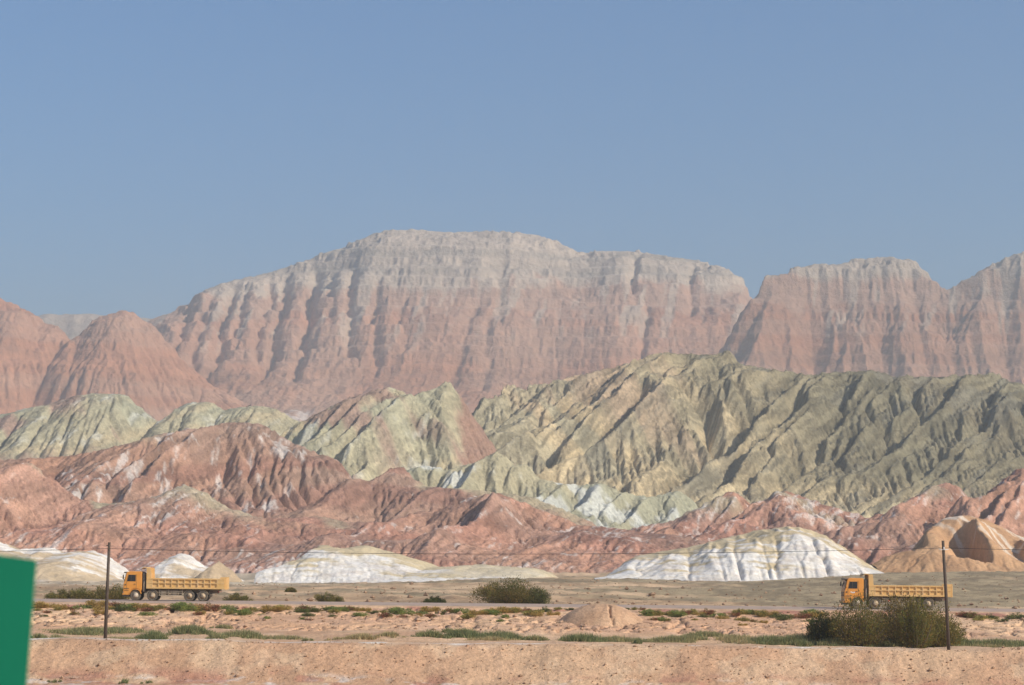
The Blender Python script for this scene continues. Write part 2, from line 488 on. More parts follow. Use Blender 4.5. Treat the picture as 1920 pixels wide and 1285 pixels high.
# ------------------------------------------------------------------ the ranges, far to near
layer('mountain', [(-420, 640, 4650), (40, 596, 4650), (75, 590, 4650), (130, 588, 4650), (190, 590, 4650), (260, 596, 4650), (330, 600, 4650), (520, 660, 4650)],
      [(-450, 290, 4300), (600, 290, 4300)], [(0, 0), (.7, .6), (.85, .95), (1, 1)], 10, 8, 0, (120, 20), 1.2, .006, 6, (30, 6),
      mountain_colour(410, 0, 101), M_far, 'distant pale flat-topped plateau seen through the gap between red buttresses', seed=11)
main = [(150, 690, 3650), (230, 640, 3650), (280, 600, 3650), (300, 593, 3650), (335, 580, 3650), (350, 570, 3650), (380, 543, 3650), (420, 530, 3660), (500, 512, 3680), (540, 500, 3690), (600, 478, 3700),
        (650, 462, 3700), (690, 442, 3700), (720, 433, 3700), (770, 431, 3700), (850, 436, 3700), (900, 434, 3700), (960, 436, 3700), (1010, 441, 3700),
        (1050, 455, 3700), (1085, 472, 3700), (1100, 475, 3700), (1125, 470, 3690), (1200, 472, 3680), (1250, 480, 3680), (1290, 486, 3680), (1340, 495, 3680),
        (1370, 508, 3670), (1395, 530, 3660), (1410, 548, 3650), (1440, 600, 3640), (1500, 690, 3640)]
layer('mountain', main, [(100, 175, 3160), (1600, 175, 3160)],
      [(0, 0), (.42, .3), (.56, .5), (.64, .62), (.72, .72), (.84, .9), (.93, .985), (1, 1)], 3.0, 2.1, .22, (170, 16), 1.6, .0014, 7, (13, 3.4),
      mountain_colour(458, -0.02, 111, 26), M_far, 'huge hazy massif with pale grey cap above red fluted cliffs', seed=23, back=.08, inc=.35, hills=(230, 52), groove=2.4, fine=(4, .012, .0), bands=([0, 250, 300, 330, 385, 400, 425, 440, 470, 482, 500, 510, 540, 548, 600], [.75, .75, 1.3, 2.6, 2.6, .7, .8, 2.2, 2.0, .7, .8, 2.6, 2.6, 1.2, 1.2], -.02, 40),
      post=main_face)
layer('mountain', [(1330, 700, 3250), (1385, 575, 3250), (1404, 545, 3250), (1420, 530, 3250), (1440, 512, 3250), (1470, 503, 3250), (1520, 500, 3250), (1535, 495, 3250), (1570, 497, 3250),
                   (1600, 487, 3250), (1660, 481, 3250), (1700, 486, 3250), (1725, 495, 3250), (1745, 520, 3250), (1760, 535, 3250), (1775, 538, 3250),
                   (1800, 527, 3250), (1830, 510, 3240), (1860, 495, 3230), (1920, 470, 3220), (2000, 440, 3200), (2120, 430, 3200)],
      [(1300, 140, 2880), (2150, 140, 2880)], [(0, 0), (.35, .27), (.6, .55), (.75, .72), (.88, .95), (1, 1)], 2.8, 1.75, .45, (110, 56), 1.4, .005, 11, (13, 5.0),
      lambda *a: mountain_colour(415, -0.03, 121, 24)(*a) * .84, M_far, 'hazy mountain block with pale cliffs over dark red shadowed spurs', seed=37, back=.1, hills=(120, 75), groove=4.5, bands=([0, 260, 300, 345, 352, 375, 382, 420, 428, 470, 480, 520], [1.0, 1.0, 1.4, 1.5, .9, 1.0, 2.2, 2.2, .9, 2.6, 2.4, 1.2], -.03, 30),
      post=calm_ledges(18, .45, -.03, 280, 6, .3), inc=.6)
layer('mountain', [(-260, 520, 3050), (-80, 545, 3050), (0, 560, 3050), (30, 572, 3050), (60, 586, 3050), (85, 606, 3050), (110, 613, 3050), (135, 636, 3050), (150, 628, 3050), (165, 606, 3050),
                   (200, 590, 3050), (235, 582, 3050), (260, 591, 3050), (275, 604, 3050), (300, 622, 3050), (340, 670, 3050), (400, 725, 3050), (470, 760, 3050)],
      [(-280, 110, 2720), (500, 110, 2720)], [(0, 0), (.4, .3), (.62, .62), (.85, .93), (1, 1)], 2.8, 1.75, .15, (120, 36), 1.6, .004, 9, (12, 4.5),
      mountain_colour(900, 0, 131), M_far, 'rounded red buttresses with steep fluted faces below the plateau gap', seed=41, back=.1, groove=3., hills=(120, 30), bands=([0, 180, 215, 260, 270, 300, 310, 345, 400], [.75, .8, 1.6, 2.0, .9, 1.8, 2.0, 1.4, 1.1], 0, 30), post=calm_ledges(18, .35, 0, 250, 7, .25))

layer('hill', [(-220, 800, 1380), (-60, 790, 1380), (0, 777, 1380), (80, 760, 1380), (140, 742, 1380), (180, 738, 1380), (240, 740, 1380), (268, 765, 1380), (300, 790, 1380), (318, 776, 1380), (345, 756, 1380), (400, 754, 1380),
               (420, 768, 1380), (480, 761, 1380), (520, 765, 1380), (560, 790, 1380), (640, 800, 1380), (720, 850, 1380)],
      [(-260, 45, 1260), (760, 45, 1260)], [(0, 0), (.5, .5), (.85, .93), (1, 1)], 1.3, .9, .2, (34, 14), 1.2, .015, 10, (7, 1.8),
      col_cream, M_mid, 'smooth pale cream-green hills below the red buttresses', seed=51)
layer('hill', [(800, 900, 1270), (860, 800, 1270), (890, 760, 1270), (910, 742, 1270), (935, 728, 1270), (985, 722, 1270), (1000, 727, 1270), (1050, 712, 1270), (1120, 695, 1270), (1180, 680, 1270), (1210, 668, 1270),
               (1260, 662, 1270), (1300, 665, 1270), (1340, 665, 1270), (1370, 657, 1270), (1386, 680, 1270), (1420, 690, 1270), (1480, 697, 1270), (1520, 703, 1275),
               (1560, 699, 1280), (1640, 695, 1280), (1680, 706, 1280), (1760, 708, 1280), (1800, 704, 1280), (1870, 700, 1280), (1890, 715, 1280), (1930, 722, 1280), (2080, 730, 1280)],
      [(780, 20, 1080), (2120, 20, 1080)], [(0, 0), (.3, .25), (.6, .6), (.85, .9), (1, 1)], 1.2, .72, .75, (20, 22), 1.45, .02, 16, (3.4, 2.6),
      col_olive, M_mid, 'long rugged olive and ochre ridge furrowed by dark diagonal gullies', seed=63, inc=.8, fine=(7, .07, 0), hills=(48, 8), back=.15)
layer('hill', [(480, 860, 1130), (540, 802, 1130), (580, 781, 1130), (640, 751, 1130), (700, 732, 1130), (735, 726, 1130), (770, 742, 1130), (800, 735, 1130), (830, 722, 1130), (850, 717, 1130), (865, 728, 1130), (878, 760, 1130),
               (905, 805, 1130), (935, 850, 1130), (990, 890, 1130), (1080, 940, 1130)],
      [(440, 16, 1000), (1120, 16, 1000)], [(0, 0), (.5, .48), (.85, .92), (1, 1)], 1.1, .62, .6, (22, 22), 1.3, .022, 14, (6, 2.4),
      lambda X, Y, Z, T, SL, LA: mix(col_cream(X, Y, Z, T, SL, LA), (.335, .185, .135), sstep(gx(852, 1110), gx(876, 1110), X + 9 * (fbm(X / 9, Y / 9, 4, 58) - .5) + .12 * (Y - 1110)) * .9), M_mid, 'pale cream and green double peak streaked with red, beside the olive ridge', seed=73, inc=.75, hills=(45, 12))
layer('hill', [(610, 965, 960), (660, 930, 960), (720, 895, 960), (770, 878, 960), (800, 873, 960), (837, 880, 960), (877, 872, 960), (930, 847, 960), (947, 853, 960), (967, 873, 960), (987, 870, 960), (1013, 897, 960), (1053, 907, 960), (1087, 910, 960),
               (1127, 906, 960), (1167, 923, 960), (1200, 930, 960), (1230, 930, 960), (1273, 920, 960), (1300, 937, 960), (1320, 965, 960), (1380, 985, 960)],
      [(580, 8, 895), (1420, 8, 895)], [(0, 0), (.5, .5), (.9, .95), (1, 1)], .8, .5, .5, (13, 15), 1.3, .02, 10, (4, .9),
      col_pale_ridge, M_mid, 'low pale ridge of small triangular facets with mauve foot', seed=83, inc=.85)
layer('hill', [(-200, 868, 890), (-60, 865, 890), (100, 858, 890), (180, 846, 890), (240, 832, 890), (290, 816, 890), (350, 806, 890), (400, 796, 890), (440, 791, 890), (500, 797, 890), (540, 824, 890), (590, 848, 890), (640, 866, 890),
               (680, 905, 890), (705, 896, 890), (730, 876, 890), (745, 871, 890), (770, 888, 890), (800, 912, 890), (900, 920, 890), (1000, 932, 890), (1060, 955, 890), (1130, 990, 890)],
      [(-240, 8, 800), (1160, 8, 800)], [(0, 0), (.5, .5), (.85, .92), (1, 1)], .95, .57, .45, (24, 15), 1.3, .018, 14, (3.2, 1.7),
      col_second_red, M_near, 'dull red-brown eroded hills behind the front red slopes', seed=93, inc=.8, hills=(70, 14))
layer('hill', [(1120, 1010, 770), (1200, 988, 770), (1260, 976, 770), (1290, 960, 770), (1340, 935, 770), (1370, 920, 770), (1400, 934, 770), (1420, 945, 770), (1450, 926, 770), (1475, 918, 770), (1510, 934, 770), (1560, 950, 770),
               (1590, 960, 770), (1640, 970, 770), (1680, 950, 770), (1740, 915, 770), (1775, 904, 770), (1800, 915, 770), (1830, 940, 770), (1850, 920, 770), (1900, 885, 770), (1990, 845, 770), (2100, 830, 770)],
      [(1080, 0.5, 668), (2140, 1.5, 668)], [(0, 0), (.35, .3), (.7, .72), (.9, .96), (1, 1)], .85, .5, .5, (15, 16), 1.35, .027, 16, (3.6, 1.3),
      col_front_red, M_near, 'red eroded slopes with dark gullies behind the big white mound', seed=103, inc=.8, hills=(34, 8))
layer('hill', [(-200, 885, 700), (-60, 880, 700), (0, 878, 700), (55, 866, 700), (100, 898, 700), (150, 935, 700), (200, 945, 700), (250, 940, 700), (300, 928, 700), (345, 908, 700), (390, 925, 700), (430, 952, 700), (480, 970, 700), (540, 972, 700),
               (600, 968, 700), (650, 980, 700), (720, 980, 700), (780, 962, 700), (850, 948, 700), (905, 928, 700), (935, 925, 700), (975, 940, 700), (1030, 963, 700), (1090, 985, 700), (1150, 990, 700),
               (1210, 1000, 700), (1270, 1003, 700), (1330, 1015, 700), (1420, 1045, 700)],
      [(-230, -2.5, 600), (700, -1.5, 600), (1460, 0, 600)], [(0, 0), (.35, .32), (.7, .72), (.9, .95), (1, 1)], .8, .49, .45, (28, 13), 1.3, .02, 14, (3.0, 1.3),
      col_front_red, M_near, 'brick-red eroded slopes patched with white salt above the plain', seed=113, inc=.8, hills=(55, 13))
# ------------------------------------------------------------------ mounds at the foot of the hills
def col_mound(white, tan, wl, wv, seed, rim=.22, foot=.85):
    """tan earth dusted with grey-white salt: wl = how little salt, wv = more of it up (+) or down (-) the slope"""
    def f(X, Y, Z, T, SL, LA):
        c = mix(tan, tuple(v * .84 for v in tan), sstep(.4, .7, fbm(X / 6, Y / 6, 4, seed)))
        n = fbm(X / 7 + Z / 4, Y / 4 + Z / 2.5, 5, seed + 3, .58)
        w = sstep(wl, wl + .2, n + wv * (T - .5) - .10 * sstep(3.0, 6.0, LA))
        w = w * (.72 + .28 * sstep(.35, .6, fbm(X / 1.5, Z / .35 + Y / 2, 4, seed + 11)))
        w = w * sstep(1.0, 1.0 - rim, T + .22 * (fbm(X / 6, Y / 6, 4, seed + 5) - .5))
        w = np.maximum(w, sstep(.16, .04, T + .1 * (fbm(X / 3, Y / 3, 3, seed + 8) - .5)) * foot)
        return mix(c, mix((.74, .69, .635), (.60, .53, .48), sstep(.45, .7, fbm(X / 5, Z / 1.2 + Y / 5, 4, seed + 13)) * .7), w)
    return f
def seg_dist(X, Y, a, b):
    dx, dy = b[0] - a[0], b[1] - a[1]
    t = np.clip(((X - a[0]) * dx + (Y - a[1]) * dy) / (dx * dx + dy * dy), 0, 1)
    sx = X - (a[0] + t * dx); sy = Y - (a[1] + t * dy)
    side = np.sign(dx * sy - dy * sx)
    return np.hypot(sx, sy) * side, t
def alcove(X, Y, Z, T, SL, LA):
    # rounded spurs running down the face, each with a hollow on its left
    wob = (fbm(X / 5, Y / 5, 3, 256) - .5) * 3.0
    for a, b, hgt, wd, hol in (((gx(1806, 533), 533), (gx(1866, 500), 500), 3.0, 3.6, 6.5), ((gx(1757, 531), 531), (gx(1738, 506), 506), 2.0, 2.6, 4.2),
                               ((gx(1900, 530), 530), (gx(1950, 502), 502), 1.5, 3.0, 2.0)):
        d, t = seg_dist(X, Y, a, b)
        d = d + wob
        env = sstep(.08, .4, t) * sstep(1.0, .85, t)
        prof = np.exp(-(np.maximum(d, 0) / (wd * 2)) ** 2) * np.exp(-(np.minimum(d, 0) / (wd * .5)) ** 2)
        hole = sstep(.0, -.55 * wd, d) * sstep(-3.6 * wd, -1.2 * wd, d)
        Z = Z + env * hgt * prof * sstep(.9, .6, T) - env * hol * hole * sstep(.03, .22, T) * sstep(.9, .62, T)
    return np.maximum(Z, 1.4)
MP = [(0, 0), (.15, .22), (.4, .55), (.7, .86), (.88, .97), (1, 1)]
layer('mound', [(-160, 1030, 520), (-60, 1018, 520), (0, 1015, 520), (40, 1029, 520), (60, 1029, 520), (80, 1026, 520), (100, 1027, 520), (120, 1036, 520), (150, 1033, 520), (180, 1032, 520), (205, 1043, 520), (235, 1063, 520), (265, 1085, 520), (300, 1100, 520)],
      [(-200, -2.2, 488), (100, -2.2, 488), (320, -1.8, 492)], MP, .5, .36, .3, (9, 2.2), .9, .010, 7, (2.2, .35),
      col_mound(WHITE, (.55, .415, .27), .50, .75, 201, .001), M_mound, 'tan mounds with white powdery crests behind the roadside pole', seed=201, back=.5, fine=(4, .012, .05))
layer('mound', [(235, 1100, 508), (262, 1082, 508), (290, 1060, 508), (320, 1042, 508), (345, 1037, 508), (360, 1042, 508), (385, 1062, 508), (420, 1070, 508), (460, 1088, 508), (480, 1100, 508)],
      [(210, -2.0, 488), (500, -1.7, 488)], MP, .4, .3, .2, (6, 1.2), .9, .010, 6, (1.6, .25),
      col_mound(WHITE, (.53, .41, .28), .38, .45, 211, .001), M_mound, 'pair of white salt cones behind the truck on the left', seed=211, back=.6, fine=(4, .012, .05))
layer('mound', [(350, 1100, 497), (375, 1075, 497), (395, 1054, 497), (408, 1050, 497), (425, 1062, 497), (445, 1076, 497), (465, 1098, 497)],
      [(330, -1.9, 484), (480, -1.7, 484)], MP, .35, .28, .1, (5, .8), .9, .008, 5, (1.4, .2),
      col_mound(WHITE, (.52, .38, .24), .9, .0, 221), M_mound, 'small plain tan cone in front of the white salt cones', seed=221, back=.8, fine=(3, .012, .05))
layer('mound', [(500, 1098, 505), (520, 1080, 505), (532, 1056, 505), (545, 1047, 505), (555, 1050, 505), (568, 1032, 505), (580, 1024, 505), (610, 1024, 505), (640, 1029, 505), (680, 1022, 505), (700, 1025, 505), (740, 1036, 505), (790, 1051, 505),
                (830, 1063, 505), (860, 1061, 505), (900, 1058, 505), (960, 1063, 505), (1010, 1066, 505), (1040, 1076, 505), (1060, 1092, 505)],
      [(470, -1.5, 478), (760, -.8, 476), (1080, .1, 486)], MP, .42, .3, .45, (8, 1.4), 1.2, .008, 7, (1.8, .14),
      lambda X, Y, Z, T, SL, LA: mix(col_mound(WHITE, (.55, .44, .28), .38, -.5, 231)(X, Y, Z, T, SL, LA), (.55, .45, .30), sstep(gx(790, 490), gx(860, 490), X + 2 * (fbm(X / 3, Y / 3, 3, 233) - .5)) * sstep(.12, .3, T) * .8), M_mound, 'long low white mound with a rocky tan knob at one end', seed=231, back=.4, fine=(4, .012, .06))
layer('mound', [(1105, 1100, 510), (1130, 1085, 510), (1170, 1052, 510), (1200, 1040, 510), (1240, 1034, 510), (1290, 1026, 510), (1350, 1011, 510), (1420, 994, 510), (1480, 987, 510), (1510, 990, 510), (1550, 1004, 510), (1590, 1030, 510), (1630, 1056, 510),
                (1665, 1073, 510), (1700, 1092, 510)],
      [(1090, .2, 474), (1350, .3, 470), (1560, .9, 474), (1720, 2.1, 484)], MP, .42, .33, .1, (5.5, 2.8), 1.0, .016, 11, (1.8, .12),
      col_mound(WHITE, (.56, .44, .27), .37, -.45, 241, .2), M_mound, 'big dome-shaped white mound with tan crown and vertical furrows', seed=241, back=.4, fine=(5, .016, .06), groove=.5)
layer('mound', [(1600, 1085, 535), (1640, 1066, 535), (1680, 1042, 535), (1715, 1012, 535), (1745, 986, 535), (1775, 970, 535), (1810, 966, 535), (1850, 974, 535), (1880, 988, 535), (1910, 1003, 535), (1960, 1020, 535), (2040, 1030, 535), (2100, 1060, 535)],
      [(1580, 1.8, 498), (1800, 2.3, 492), (2130, 2.6, 496)], MP, .42, .33, .35, (13, 3.0), 1.1, .010, 8, (2.2, .3),
      lambda X, Y, Z, T, SL, LA: mix(mix((.52, .305, .165), (.44, .25, .135), sstep(.4, .65, fbm(X / 4, Y / 4, 4, 251))), (.66, .56, .45), sstep(.52, .66, fbm((X + .6 * Y) / 2.5, Y / 9, 4, 252)) * sstep(gx(1800, 515), gx(1860, 515), X + .6 * (Y - 515)) * .8), M_mound, 'orange earth mound with hollowed shaded face and pale streaks', seed=253, back=.4, inc=1.2, post=alcove, fine=(5, .02, .05))

# ------------------------------------------------------------------ ground: one sheet from behind the highway to beyond the hills
PX = np.array([-2000, -400, 100, 700, 1000, 1400, 1660, 1900, 2400, 4000.])
PZ = np.array([-1.8, -1.8, -1.6, -.8, .35, .45, 2.2, 2.7, 3.0, 3.0])
def ground_profile(X, D):
    w = (fbm(X / 14, D / 60, 3, 301) - .5)
    Dk = D + w * 1.6 + (fbm(X / 2.2, D / 6, 3, 303) - .5) * .5
    z = np.interp(Dk, [-3000, 13, 26, 60, 120, 144.6, 145.6, 149.6, 150.6, 151.8, 156, 160, 196.5, 198.5, 211.5, 213.2, 214, 229.6, 231, 236, 300],
                      [2.72, 2.72, -1.4, -2.6, -3.6, -3.85, -3.6, -1.32, -1.2, -1.22, -2.0, -2.1, -2.1, -1.85, -.42, -.16, -.06, -.06, -.25, -.3, -.2])
    ang = X / np.maximum(D, 50.0) * FPX + 960
    zp = np.interp(ang, PX, PZ)
    z = z + sstep(250, 480, D) * (zp + .2) + sstep(490, 640, D) * 1.0
    z = z - sstep(900, 1300, D) * 6
    return z

def tanh_cols():
    inner = np.linspace(-.265, .265, 410)
    outer = .265 + np.cumsum(np.geomspace(.004, .6, 26))
    return np.concatenate([-outer[::-1], inner, outer])
rows = np.concatenate([np.linspace(-700, 0, 15), np.linspace(8, 120, 20), np.linspace(123, 143.5, 14), np.linspace(144, 152.6, 58), np.linspace(153, 172, 20),
                       np.linspace(172.4, 196, 60), np.linspace(196.2, 214.6, 100), np.linspace(215, 232, 24), np.linspace(233, 300, 50), np.linspace(301.5, 520, 80),
                       np.geomspace(530, 7000, 30)])
S_, D_ = np.meshgrid(tanh_cols(), rows)
GX = S_ * np.sqrt(np.maximum(D_, 0) ** 2 + 60 ** 2) * np.where(D_ < 0, 1.0, 1.0)
GX = np.where(D_ > 120, S_ * np.sqrt(D_ ** 2 + 60 ** 2), GX)
GZ = ground_profile(GX, D_)
def band(D, a, b, s):
    return sstep(a - s, a + s, D) * sstep(b + s, b - s, D)
bank = band(D_, 197.5, 213, 1.0)
berm = band(D_, 145.2, 150, .5)
ditch = band(D_, 156, 197, 2.0)
plain = sstep(231, 240, D_) * sstep(900, 700, D_)
# cracked clods on the bank: a cell pattern with recessed joints
def cells(X, Y, s, seed):
    gx0 = np.floor(X / s); gy0 = np.floor(Y / s)
    d1 = np.full(X.shape, 9.0); d2 = np.full(X.shape, 9.0); idv = np.zeros(X.shape)
    for i in (-1, 0, 1):
        for j in (-1, 0, 1):
            cx = gx0 + i; cy = gy0 + j
            hx = vn(cx + .001, cy + .001, seed); hy = vn(cx + .001, cy + .001, seed + 1)
            d = np.hypot(X / s - cx - hx, Y / s - cy - hy)
            n = d < d1
            d2 = np.where(n, d1, np.minimum(d2, d)); idv = np.where(n, vn(cx + .001, cy + .001, seed + 2), idv); d1 = np.where(n, d, d1)
    return d2 - d1, idv
e1, id1 = cells(GX + (fbm(GX / 1.0, D_ / 1.0, 2, 311) - .5) * 1.2, D_ * .55, 1.5, 313)
crk = sstep(.15, .0, e1) * sstep(.50, .64, fbm(GX / 7, D_ / 7, 3, 315) + .05 * bank)
e2, id2 = cells(GX + (fbm(GX / .6, D_ / .6, 2, 312) - .5) * .8, D_ * .5, .7, 318)
crk = np.maximum(crk, .6 * sstep(.14, .0, e2) * sstep(.56, .7, fbm(GX / 5, D_ / 5, 3, 316)))
GZ = GZ - bank * crk * .85 + bank * (id1 - .5) * .04 + bank * (fbm(GX / 3.5, D_ / 3.5, 4, 317, .42) - .5) * .36
rill = ridged(GX / 1.7 + 3, D_ / 30, 3, 319) - .5
GZ = GZ + berm * (rill * .14 + (fbm(GX / .5, D_ / .5, 3, 321) - .5) * .16)
GZ = GZ + sstep(149, 150.5, D_) * sstep(156, 152, D_) * (fbm(GX / 5, D_ / 5, 3, 323) - .5) * .35
GZ = GZ + ditch * ((fbm(GX / 9, D_ / 7, 4, 325) - .5) * 1.1 + (fbm(GX / .8, D_ / .8, 3, 327) - .5) * .12)
GZ = GZ + plain * ((fbm(GX / 30, D_ / 18, 4, 329) - .5) * 1.1 + (ridged(GX / 5 + D_ / 15, D_ / 8, 4, 331, .6) - .5) * .9) * sstep(231, 262, D_)
GZ = GZ + sstep(100, 140, D_) * sstep(146, 143, D_) * (fbm(GX / .6, D_ / .6, 3, 333) - .5) * .35
# ground colours
n1 = fbm(GX / 12, D_ / 12, 4, 341); n2 = fbm(GX / 2.5, D_ / 2.5, 4, 343)
SAND = (.60, .385, .235)
g = mix(SAND, (.53, .315, .19), sstep(.4, .65, n1))
g = mix(g, (.64, .44, .28), sstep(.55, .7, n2) * .6)
pl = mix((.40, .262, .155), (.49, .335, .205), sstep(.4, .62, fbm(GX / 40, D_ / 12, 4, 345)))
pl = mix(pl, (.285, .215, .13), sstep(.35, .6, fbm(GX / 45, D_ / 20, 3, 347) + sstep(10, 75, GX) * .35 - .12))
pl = mix(pl, (.47, .40, .30), sstep(-20, -60, GX) * sstep(330, 420, D_) * .6)
mo = fbm(GX / 4, D_ / 13, 5, 348, .6)
pl = pl * (0.88 + 0.52 * sstep(.32, .68, mo))[..., None]
g = mix(g, pl, sstep(229, 235, D_))
g = g * (1 + .16 * bank[..., None])
g = mix(g, (.50, .27, .175), bank * sstep(.48, .68, n2) * .5)
g = mix(g, (.40, .17, .12), band(D_, 211.3, 213.6, .6) * sstep(.45, .6, fbm(GX / 3, D_ / 2, 3, 349)) * .8)
g = mix(g, (.74, .69, .62), band(D_, 150.2, 152.5, .5) * sstep(.52, .68, fbm(GX / 3, D_ / 1.0, 5, 351, .6) + sstep(-7, -14, GX) * .10) * .7)
g = mix(g, (.72, .66, .60), sstep(146.2, 145.2, D_) * sstep(138, 143, D_) * sstep(.54, .68, fbm(GX / 1.2, D_ / .6, 5, 353, .65)) * .6)
g = mix(g, (.42, .19, .13), sstep(147.2, 145.6, D_) * sstep(140, 144, D_) * sstep(.5, .65, fbm(GX / 2.2, D_ / 1.2, 4, 355)) * .7)
g = mix(g, (.30, .27, .24), sstep(14, 12, D_) * .8)
gm = grid_mesh('ground', GX, D_, GZ, g)
tag(link('ground', gm, M_soil), 'sandy desert ground with berm, ditch, cracked bank and stony plain', 'ground', kind='structure')

def ground_z(x, d):
    """height of the built ground under a point"""
    r = np.clip(np.searchsorted(rows, d) - 1, 0, len(rows) - 2)
    f = (d - rows[r]) / (rows[r + 1] - rows[r])
    def at(i):
        return np.interp(x, GX[i], GZ[i])
    return at(r) * (1 - f) + at(r + 1) * f

# ------------------------------------------------------------------ loose clods and stones lying about
def clods():
    r = np.random.RandomState(91)
    n1, n2, n3 = 1500, 1500, 2200
    d = np.concatenate([r.uniform(145.2, 150.4, n1), r.uniform(198, 212.5, n2), 236 + 240 * r.uniform(0, 1, n3) ** 1.3])
    x = r.uniform(-.25, .25, n1 + n2 + n3) * d
    s = np.concatenate([np.minimum(.03 + r.exponential(.025, n1), .16), np.minimum(.04 + r.exponential(.05, n2), .3), np.minimum(.05 + r.exponential(.07, n3), .45)])
    z = np.array([ground_z(a, b) for a, b in zip(x, d)])
    oct_ = np.array([(1, 0, 0), (0, 1, 0), (-1, 0, 0), (0, -1, 0), (0, 0, 1), (0, 0, -1.)])
    fc = np.array([(0, 1, 4), (1, 2, 4), (2, 3, 4), (3, 0, 4), (1, 0, 5), (2, 1, 5), (3, 2, 5), (0, 3, 5)])
    n = len(x)
    jit = oct_[None] * r.uniform(.6, 1.3, (n, 6, 1)) * np.array((1.2, 1.0, .75))
    a = r.uniform(0, 6.28, n); ca, sa = np.cos(a)[:, None], np.sin(a)[:, None]
    px_ = jit[..., 0] * ca - jit[..., 1] * sa; py_ = jit[..., 0] * sa + jit[..., 1] * ca
    V = np.stack([x[:, None] + px_ * s[:, None], d[:, None] + py_ * s[:, None], z[:, None] + (jit[..., 2] + .35) * s[:, None]], -1)
    P = V[:, fc].reshape(-1, 3, 3)
    c = mix((.50, .32, .20), (.33, .20, .125), r.uniform(0, 1, n)); c[n1 + n2:] *= .8
    return P, np.repeat(c, 8, 0)
# ------------------------------------------------------------------ roads
def strip(name, d0, d1, z, x0, x1, m, nx=200, crown=.05):
    X, Y = np.meshgrid(np.linspace(x0, x1, nx), np.linspace(d0, d1, 9))
    t = (Y - d0) / (d1 - d0)
    Z = z + crown * np.sin(t * np.pi) + (fbm(X / 3, Y / 2, 3, 361) - .5) * .03
    Z[0] -= .35; Z[-1] -= .35
    return link(name, grid_mesh(name, X, Y, Z, None), m)
m_gravel = mat('gravel_road', (.36, .27, .21), .95, 0, .25, .8, (.45, .30, .22), .4, .6)
tag(strip('road', 214.3, 229.3, 0.0, -160, 160, m_gravel), 'grey dusty haul road that the trucks drive on', 'road', kind='structure')
m_asph = mat('asphalt', (.055, .053, .05), .9, 0, .25, 6)
tag(strip('highway', -9, 12, 2.76, -400, 400, m_asph), 'dark asphalt highway beside the green roadside panel', 'road', kind='structure')

# ------------------------------------------------------------------ haze: the dusty air of the valley
bm = bmesh.new(); bmesh.ops.create_cube(bm, size=1.0)
me = bpy.data.meshes.new('haze'); bm.to_mesh(me); bm.free()
hz = link('haze', me)
hz.scale = (62000, 8600, 610); hz.location = (0, 3200, 291)
m = bpy.data.materials.new('haze'); m.use_nodes = True
nt = m.node_tree
nt.nodes.remove(nt.nodes['Principled BSDF'])
v = nt.nodes.new('ShaderNodeVolumePrincipled')
v.inputs['Color'].default_value = (.86, .91, .89, 1)
v.inputs['Density'].default_value = 0.00024
v.inputs['Anisotropy'].default_value = 0.55
nt.links.new(v.outputs[0], nt.nodes['Material Output'].inputs['Volume'])
me.materials.append(m)
tag(hz, 'pale dusty haze filling the valley and veiling the mountains', 'haze', kind='stuff')

